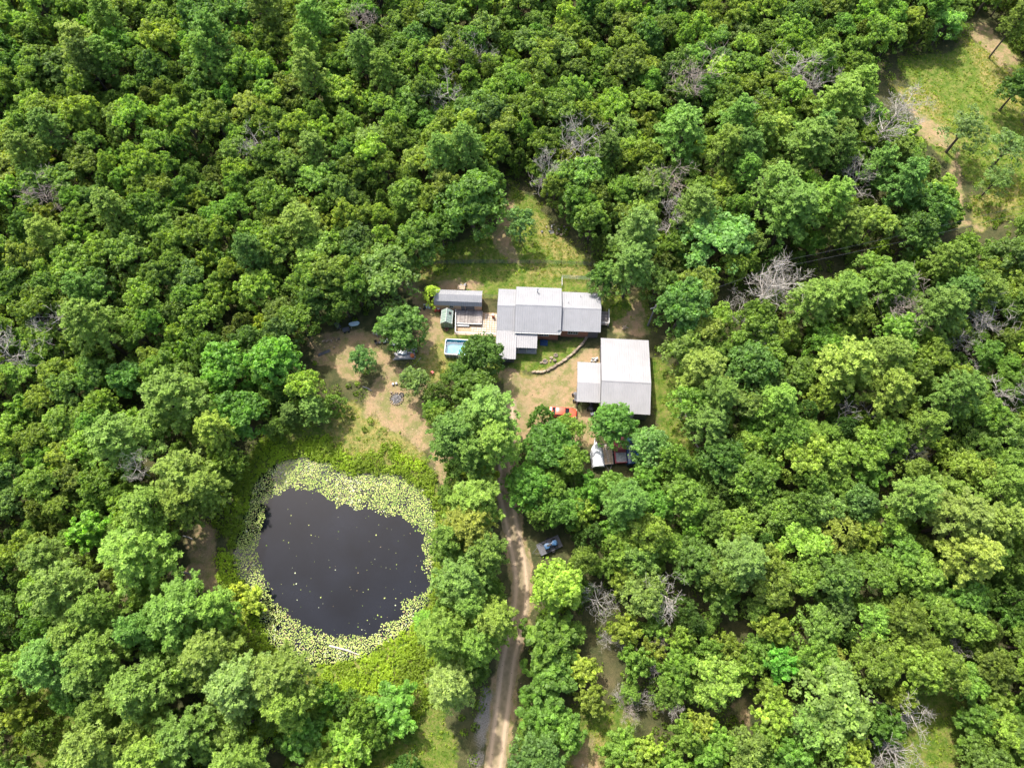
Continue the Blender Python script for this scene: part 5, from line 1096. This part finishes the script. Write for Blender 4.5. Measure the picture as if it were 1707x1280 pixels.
dead(1440, 560, 0, 'wide grey bare tree in the middle of the right woods', 'brown', hh=12.5, var=1, lean=(20, 30)); dead(1610, 565, 0, 'silver bare tree near the right edge of the woods', hh=9.5, var=0); dead(1575, 590, 0, 'small bare tree left of the silver one at the right', hh=7, var=2)
dead(1345, 750, 0, 'fallen silver tree in the right woods, left of a pair', hh=11, var=0, lean=(68, 35)); dead(1450, 780, 0, 'fallen fan-shaped silver tree in the right woods, right of a pair', hh=8, var=1, lean=(62, 25))
dead(1560, 720, 0, 'fallen bare tree right of the rounded pine, upper one', hh=12, var=3, lean=(60, 40)); dead(1565, 745, 0, 'fallen bare tree right of the rounded pine, lower one', hh=10, var=2, lean=(64, 38)); dead(1640, 700, 0, 'leaning silver tree at the right edge below the silver bare tree', hh=10, var=0, lean=(50, 35))
dead(1425, 1160, 0, 'bare white side branches on the very broad pale oak, upper ones', hh=9, var=0, lean=(55, -20)); dead(1415, 1215, 0, 'bare white side branches on the very broad pale oak, lower ones', hh=8, var=1, lean=(55, -35))
dead(290, 815, 0, 'bare white treetop amid the yellow-tipped pine left of the pond', hh=5, var=3).location.z = 8.2; dead(60, 620, 0, 'wide pale bare tree at the left edge of the photo', 'silver', hh=11, var=1); dead(132, 575, 0, 'narrow pale bare tree in the woods at the left', hh=10, var=2); dead(450, 280, 0, 'small pale bare tree in the upper left woods', hh=9, var=0)
dead(110, 360, 0, 'grey fine-twigged bare tree in the upper left woods', 'brown', hh=11, var=2); dead(990, 1005, 0, 'small white bare tree right of the yellow-green tree', hh=6, var=3); dead(1095, 1000, 0, 'small white dead tree in the lower right woods', hh=8, var=0)
for px, py, h, l in ((1007, 1065, 6, 'tiny white snag in the bushes below the yellow-green tree'), (1035, 1078, 6, 'white snag right of the tiny one in the lower bushes'), (1085, 1118, 6.5, 'white snag with forked top in the lower right bushes'), (1030, 1155, 6, 'thin white snag in the lower bushes, leftmost of its row'), (1065, 1165, 6, 'thin white snag in the lower bushes, middle of its row'), (1115, 1180, 7, 'crooked white snag in the lower bushes'), (1445, 1275, 7, 'white snag at the bottom edge near the right'), (915, 1145, 5, 'white twig top among the roadside bushes'), (970, 1285, 5, 'white snag at the bottom edge left of the open soil'), (1575, 1078, 7, 'dark grey snag in the lower right woods')):
    dead(px, py, 0, l, hh=h * .6, name='snag')
dead(1095, 1072, 0, 'fuzzy grey-pink dead bush in the lower bushes, upper one', 'brown', hh=5, var=0); dead(1043, 1185, 0, 'fuzzy grey-pink dead bush in the lower bushes, lower one', 'brown', hh=5, var=1)
# vine-wrapped leaning trunks
def vine(px0, py0, px1, py1, h0, h1, label, w=.55, col=(.16, .26, .012)):
    a = at(px0, py0, h0); b_ = at(px1, py1, h1); g = link('vine_covered_trunk', None); g.location = a; t = rng.random(1500); c = np.array([(b_ - a)[:]])[0]; C = t[:, None] * c + rng.normal(size=(1500, 3)) * w * (.3 + .5 * t[:, None]); N = rng.normal(size=(1500, 3)) * .5 + [0, 0, 1]
    o = link('vine_leaves', leaf_mesh('vine_leaves', C, N, rng.random(1500) * .1 + .1, rng.random(1500), M['leaf']), g); o.color = (*col, 1); b = MB(); b.tube([(0, 0, 0), Vector(c) * .5, Vector(c)], [.16, .12, .06], 6); b.build('trunk', M['bark'], g); tag(g, label, 'vine-covered trunk')
vine(1200, 325, 1235, 265, 2, 8, 'lime vine-covered leaning trunk in the upper right woods'); vine(1495, 455, 1545, 405, 2, 7, 'lime vine-covered fallen trunk just below the cut strip'); vine(1520, 480, 1570, 455, 1.5, 5, 'second vine-covered trunk under the first, below the cut strip'); vine(1440, 440, 1475, 405, 2, 7, 'small vine-covered stem left of the vine-covered fallen trunk')

# ------------------------------------------------------------------ the surrounding woods, tree by tree
def in_clear(px, py):
    q = np.array([[px, py]])
    return any(inside(q, c)[0] for c in CLEAR)
BUILD = [pl([(700, 470), (1020, 470), (1020, 610), (700, 610)]), pl([(955, 560), (1090, 560), (1095, 700), (955, 700)]), pl([(975, 720), (1070, 720), (1070, 790), (975, 790)]), pl([(895, 890), (940, 890), (940, 930), (895, 930)])]
PINEZ = [(180, 1130, 260), (260, 900, 150), (1340, 300, 150), (1480, 600, 130), (1640, 890, 110), (1180, 640, 70)]
YOUNGZ = [(1030, 1120, 180), (1180, 1230, 160), (600, 1230, 130), (60, 1210, 90)]
def kind_at(px, py):
    r = random.random()
    for x, y, q in PINEZ:
        if math.hypot(px - x, py - y) < q and r < .34: return 'pine'
    for x, y, q in YOUNGZ:
        if math.hypot(px - x, py - y) < q: return 'young' if r < .72 else ('openoak' if r < .86 else 'cedar')
    if px < 900 and py < 700: return 'oak' if r < .30 else 'openoak' if r < .50 else 'elm' if r < .72 else 'cedar' if r < .85 else 'young' if r < .95 else 'pine'
    return 'oak' if r < .30 else 'openoak' if r < .52 else 'elm' if r < .74 else 'cedar' if r < .84 else 'young' if r < .95 else 'pine'
placed = [(t[3], t[4], t[5]) for t in TREES] + [(x, y, r * .5) for x, y, r in DEADS]
RAD = {'elm': (2.0, 3.2), 'oak': (2.5, 4.0), 'openoak': (2.5, 3.9), 'pine': (2.7, 3.9), 'cedar': (1.5, 2.5), 'young': (2.0, 3.0)}
HT = {'elm': (8, 11.5), 'oak': (8, 11), 'openoak': (8.5, 11.5), 'pine': (12, 15.5), 'cedar': (6, 8.5), 'young': (5, 7.5)}
outer = []; CAND = []; cell = {}
def cadd(x, y, r): cell.setdefault((int(x // 5), int(y // 5)), []).append((x, y, r))
for p in placed: cadd(*p)
def cok(x, y, r, f):
    i, j = int(x // 5), int(y // 5)
    for a in range(i - 2, i + 3):
        for b in range(j - 2, j + 3):
            for X, Y, Q in cell.get((a, b), ()):
                if (X - x) ** 2 + (Y - y) ** 2 < ((r + Q) * f) ** 2: return False
    return True
under = []
for it in range(26000):
    x = random.uniform(-128, 128); y = random.uniform(-30, 152); px, py, dep = proj(x, y, 0)
    if dep < 20: continue
    k = kind_at(px, py); lo_, hi_ = RAD[k]; r = random.uniform(lo_, hi_); h = random.uniform(*HT[k]) * (r / (lo_ + hi_) * 2) ** .4
    f = .60 if it < 9000 else .50
    if it >= 16000: r *= .75; h *= .75; f = .50
    if it > 9000 and random.random() < .6 and any(math.hypot(px - a, py - b) < q for a, b, q in YOUNGZ): continue
    if not cok(x, y, r, f): continue
    bad = in_clear(px, py)
    if not bad:
        for dx, dy, z in ((0, 0, h * .97), (r * .7, 0, h * .6), (-r * .7, 0, h * .6), (0, -r * .7, h * .5), (0, r * .6, h * .8)):
            qx, qy, _ = proj(x + dx, y + dy, z)
            if in_clear(qx, qy): bad = True; break
    if bad: continue
    q = np.array([[x, y]])
    if any(inside(q, b)[0] for b in BUILD) or sdf(q, POND)[0] < 2 or dist_edges(q, ROAD, False)[0] < 3.2: continue
    vis = False
    for dx, dy, z in ((0, 0, h * .95), (r, 0, h * .6), (-r, 0, h * .6), (0, -r, h * .5), (0, r, h * .7)):
        a, b, _ = proj(x + dx, y + dy, z)
        if -4 < a < W0 + 4 and -4 < b < H0 + 4: vis = True
    cadd(x, y, r)
    if not vis: outer.append((x, y, r, h)); continue
    if it >= 16000: under.append((x, y, r, h)); continue
    CAND.append((px, py, k, x, y, r, h))
CAND.sort(key=lambda c: -c[5] * F0 / proj(c[3], c[4], c[6])[2]); nk = {}
for t in TREES: nk[t[1]] = nk.get(t[1], 0) + 1
for px, py, k, x, y, r, h in CAND:
    nk[k] = nk.get(k, 0) + 1
    if nk[k] > 297: pass
    if nk[k] > 297: under.append((x, y, r, h)); continue
    tree(k, x, y, r, h=h)
print('under', len(under))
print('trees', len(TREES), {k: sum(t[1] == k for t in TREES) for k in LIB}, 'outer', len(outer))

# labels for the woods
ZONES = [((300, 0, 900, 330), 'in the woods behind the shed'), ((0, 0, 620, 520), 'in the upper left woods'), ((0, 520, 430, 860), 'in the woods left of the pond'), ((0, 860, 420, 1281), 'in the lower left woods'), ((400, 1080, 870, 1281), 'in the scrub below the pond'),
         ((900, 0, 1707, 420), 'in the upper right woods'), ((1090, 420, 1708, 800), 'in the woods right of the garage'), ((840, 780, 1200, 1281), 'in the woods right of the road'), ((1100, 800, 1708, 1281), 'in the lower right woods')]
def word(kind, c):
    lum = .3 * c[0] + .6 * c[1] + .1 * c[2]; yel = c[0] / c[1]
    a = 'dark' if lum < .105 else 'mid-green' if lum < .132 else 'light'
    return ('yellowish ' if yel > .66 and kind != 'cedar' else '') + a
NM = {'elm': 'small-leaved elm', 'sparse': 'sparse tree', 'oak': 'rounded oak', 'openoak': 'open-crowned hickory', 'pine': 'tufted pine', 'cedar': 'narrow cedar', 'young': 'feathery sapling'}
used = {}
for T in TREES:
    if T[7]: continue
    root, k, c, x, y, r, h = T[:7]; px, py, _ = proj(x, y, h * .7); px = min(max(px, 0), W0); py = min(max(py, 0), H0); z = 'in the woods'
    for (a, b, c_, d), s in ZONES:
        if a <= px < c_ and b <= py < d: z = s; break
    lab = '%s %s %s, %d%% across, %d%% down' % (word(k, c), NM[k], z, round(px / W0 * 100), round(py / H0 * 100))
    i = used.get(lab, 0); used[lab] = i + 1
    if i: lab = ('smaller ' if i == 1 else 'hidden ') + lab
    root['label'] = lab; root['category'] = 'tree'; root['group'] = {'elm': 'elms', 'oak': 'oaks', 'openoak': 'hickories', 'pine': 'pines', 'cedar': 'cedars', 'young': 'young trees'}[k] + ' of the closed woods'

# trees wholly outside the frame: one stuff object of instances
def scatter_gn(name, pts, scl, rots, protos, label, cat, col):
    me = bpy.data.meshes.new(name); me.from_pydata([tuple(p) for p in pts], [], []); n_ = len(pts)
    for nm, v in (('s', scl), ('r', rots), ('k', [random.randrange(len(protos)) for _ in pts])): a = me.attributes.new(nm, 'FLOAT', 'POINT'); a.data.foreach_set('value', [float(q) for q in v])
    o = link(name, me); o.color = tint(col); ng = bpy.data.node_groups.new(name, 'GeometryNodeTree'); ng.interface.new_socket('Geometry', in_out='INPUT', socket_type='NodeSocketGeometry'); ng.interface.new_socket('Geometry', in_out='OUTPUT', socket_type='NodeSocketGeometry')
    N = ng.nodes; Lk = ng.links; gi = N.new('NodeGroupInput'); go = N.new('NodeGroupOutput'); ip = N.new('GeometryNodeInstanceOnPoints'); jn = N.new('GeometryNodeJoinGeometry')
    for pr in reversed(protos):
        jj = N.new('GeometryNodeJoinGeometry')
        for ob in pr: oi = N.new('GeometryNodeObjectInfo'); oi.inputs['Object'].default_value = ob; oi.transform_space = 'ORIGINAL'; Lk.new(oi.outputs['Geometry'], jj.inputs[0])
        gt = N.new('GeometryNodeGeometryToInstance'); Lk.new(jj.outputs[0], gt.inputs[0]); Lk.new(gt.outputs[0], jn.inputs[0])
    def at_(nm): a = N.new('GeometryNodeInputNamedAttribute'); a.data_type = 'FLOAT'; a.inputs['Name'].default_value = nm; return a.outputs['Attribute']
    cx = N.new('ShaderNodeCombineXYZ'); Lk.new(at_('r'), cx.inputs[2]); Lk.new(gi.outputs[0], ip.inputs['Points']); Lk.new(jn.outputs[0], ip.inputs['Instance']); ip.inputs['Pick Instance'].default_value = True; Lk.new(at_('k'), ip.inputs['Instance Index'])
    e2r = N.new('FunctionNodeEulerToRotation'); Lk.new(cx.outputs[0], e2r.inputs[0]); Lk.new(e2r.outputs[0], ip.inputs['Rotation']); Lk.new(at_('s'), ip.inputs['Scale']); Lk.new(ip.outputs[0], go.inputs[0])
    md = o.modifiers.new('scatter', 'NODES'); md.node_group = ng; tag(o, label, cat, kind='stuff'); return o
pro = []
for kk in ('oak', 'elm', 'openoak', 'cedar', 'elm', 'young'):
    c = [t for t in TREES if t[1] == kk]; t = random.choice(c)[0]; pro.append([ch for ch in t.children])
scatter_gn('far_wood', [(x, y, 0) for x, y, r, h in outer], [r / 3.6 for _, _, r, _ in outer], [random.random() * 6.28 for _ in outer], pro, 'closed green woods continuing beyond the individual trees', 'woods', (.085, .155, .032))

scatter_gn('understorey_trees', [(x, y, 0) for x, y, r, h in under], [r / 3.4 for _, _, r, _ in under], [random.random() * 6.28 for _ in under], pro, 'small crowded saplings filling the gaps under the larger trees', 'saplings', (.085, .15, .028))
# ------------------------------------------------------------------ ground cover
litter()
def bushes():
    n = 9000; P = np.stack([rng.uniform(-112, 112, n), rng.uniform(-26, 144, n)], 1); d = lookup(GD, P); l = lookup(GL, P); s = sdf(P, POND); rr = dist_edges(P, ROAD, False)
    ok = (d < .25) & (s > 1.2) & (rr > 2.6) & (l < .3)
    for b in BUILD: ok &= ~inside(P, b)
    for c in (pl([(690, 430), (990, 430), (1090, 600), (1170, 770), (960, 800), (840, 720), (700, 640)]),): ok &= ~inside(P, c)
    P = P[ok]; m = len(P); per = 42; c = np.column_stack([P, gz(P) + .45 * rng.random(m)]); r = .45 + .75 * rng.random(m) ** 2
    C, N, Sz, T = clump_leaves(c, r, per, .13, .7, .4, .9); o = link('undergrowth', leaf_mesh('undergrowth', C, N, Sz, T, M['leaf'])); o.color = (.13, .215, .02, 1); tag(o, 'low leafy brush covering the forest floor between trees', 'undergrowth', kind='stuff')
bushes()
def bank():
    n = 70000; lo, hi = POND.min(0) - 11, POND.max(0) + 9; P = lo + rng.random((n, 2)) * (hi - lo); s = sdf(P, POND); nz = vnoise(P[:, 0], P[:, 1], 1.7); w = 2.4 + 3.0 * vnoise(P[:, 0] + 40, P[:, 1], 5) + np.where(P[:, 1] < POND[:, 1].min() + 5, 7, 0)
    d = lookup(GD, P); ok = (s > .05) & (s < w) & (nz > .22) & (d < .5) & (rng.random(n) < .24); P = P[ok]; m = len(P)
    c = np.column_stack([P, gz(P) + .1 + .3 * rng.random(m)]); r = .18 + .75 * rng.random(m) ** 3; C, N, Sz, T = clump_leaves(c, r, 26, .10, .55, .6, .9); T = .35 * T + .75 * np.repeat(vnoise(P[:, 0], P[:, 1], 2.2) ** 1.3, 26)
    o = link('bank_plants', leaf_mesh('bank_plants', C, N, Sz, T, M['leaf'])); o.color = (.26, .38, .03, 1); tag(o, 'bright green broadleaf weeds crowding the pond bank', 'bank plants', kind='stuff')
bank()
def weeds():
    n = 46000; P = np.stack([rng.uniform(-112, 112, n), rng.uniform(-26, 144, n)], 1); d = lookup(GD, P); l = lookup(GL, P) + lookup(GDRY, P) * .7; nz = vnoise(P[:, 0], P[:, 1], 3.1); nz2 = vnoise(P[:, 0] + 9, P[:, 1], .9)
    ok = (l > .35) & (nz * .6 + nz2 * .55 > .52) & (rng.random(n) > d * 1.3) & (sdf(P, POND) > .8) & (dist_edges(P, ROAD, False) > 2.3)
    for f in (pl([(700, 458), (1020, 458), (1020, 640), (840, 660), (700, 640)]), pl([(958, 560), (1090, 562), (1090, 700), (958, 700)])): ok &= ~inside(P, f)
    P = P[ok]; m = len(P); c = np.column_stack([P, gz(P) + .06 + .12 * rng.random(m)]); r = .12 + .32 * rng.random(m) ** 2; C, N, Sz, T = clump_leaves(c, r, 18, .075, .6, .6, .8); T = .4 * T + .6 * np.repeat(vnoise(P[:, 0], P[:, 1], 4), 18)
    o = link('meadow_weeds', leaf_mesh('meadow_weeds', C, N, Sz, T, M['leaf'])); o.color = (.22, .31, .03, 1); tag(o, 'patchy yellow-green weeds and low shrubs in the grassy openings', 'weeds', kind='stuff')
weeds()
def grass(name, n, fld, lo_, col, label, hgt, wid, seed):
    r_ = np.random.default_rng(seed); P = np.stack([r_.uniform(-112, 112, n), r_.uniform(-26, 144, n)], 1); a = lookup(fld, P); d = lookup(GD, P); nz = vnoise(P[:, 0], P[:, 1], 1.3)
    ok = (r_.random(n) < a * (.35 + nz)) & (a > lo_) & (r_.random(n) > d * 1.15) & (sdf(P, POND) > .2) & (dist_edges(P, ROAD, False) > 2.0)
    for f in (pl([(722, 480), (1015, 476), (1015, 600), (722, 600)]), pl([(958, 560), (1086, 562), (1086, 700), (958, 700)])): ok &= ~inside(P, f)
    P = P[ok]; m = len(P); k = 4; C = np.repeat(np.column_stack([P, gz(P)]), k, 0); C[:, :2] += r_.normal(size=(m * k, 2)) * .1; lean = r_.normal(size=(m * k, 3)) * .5; lean[:, 2] = 1; ax = unit(lean); hh = hgt * (.5 + r_.random(m * k)); C = C + ax * (hh * .8)[:, None] * .5
    side = unit(np.cross(ax, r_.normal(size=ax.shape))); N = unit(np.cross(ax, side)); N = np.where(N[:, 2:3] < 0, -N, N); T = .6 * np.repeat(nz[ok], k) + .5 * r_.random(m * k)
    o = link(name, leaf_mesh(name, C, N, hh * wid, T, M['leaf'], .5 / wid, ax)); o.color = (*col, 1); tag(o, label, 'grass', kind='stuff'); print(name, m * k)
lawnless = np.clip(GL, 0, 1)
grass('green_grass', 260000, GL, .2, (.155, .25, .022), 'short green grass and weeds of the clearing and meadow', .16, .22, 1)
grass('dry_grass', 230000, GDRY, .25, (.30, .31, .05), 'tall yellowing grass in sunny parts of the clearing', .24, .16, 2)
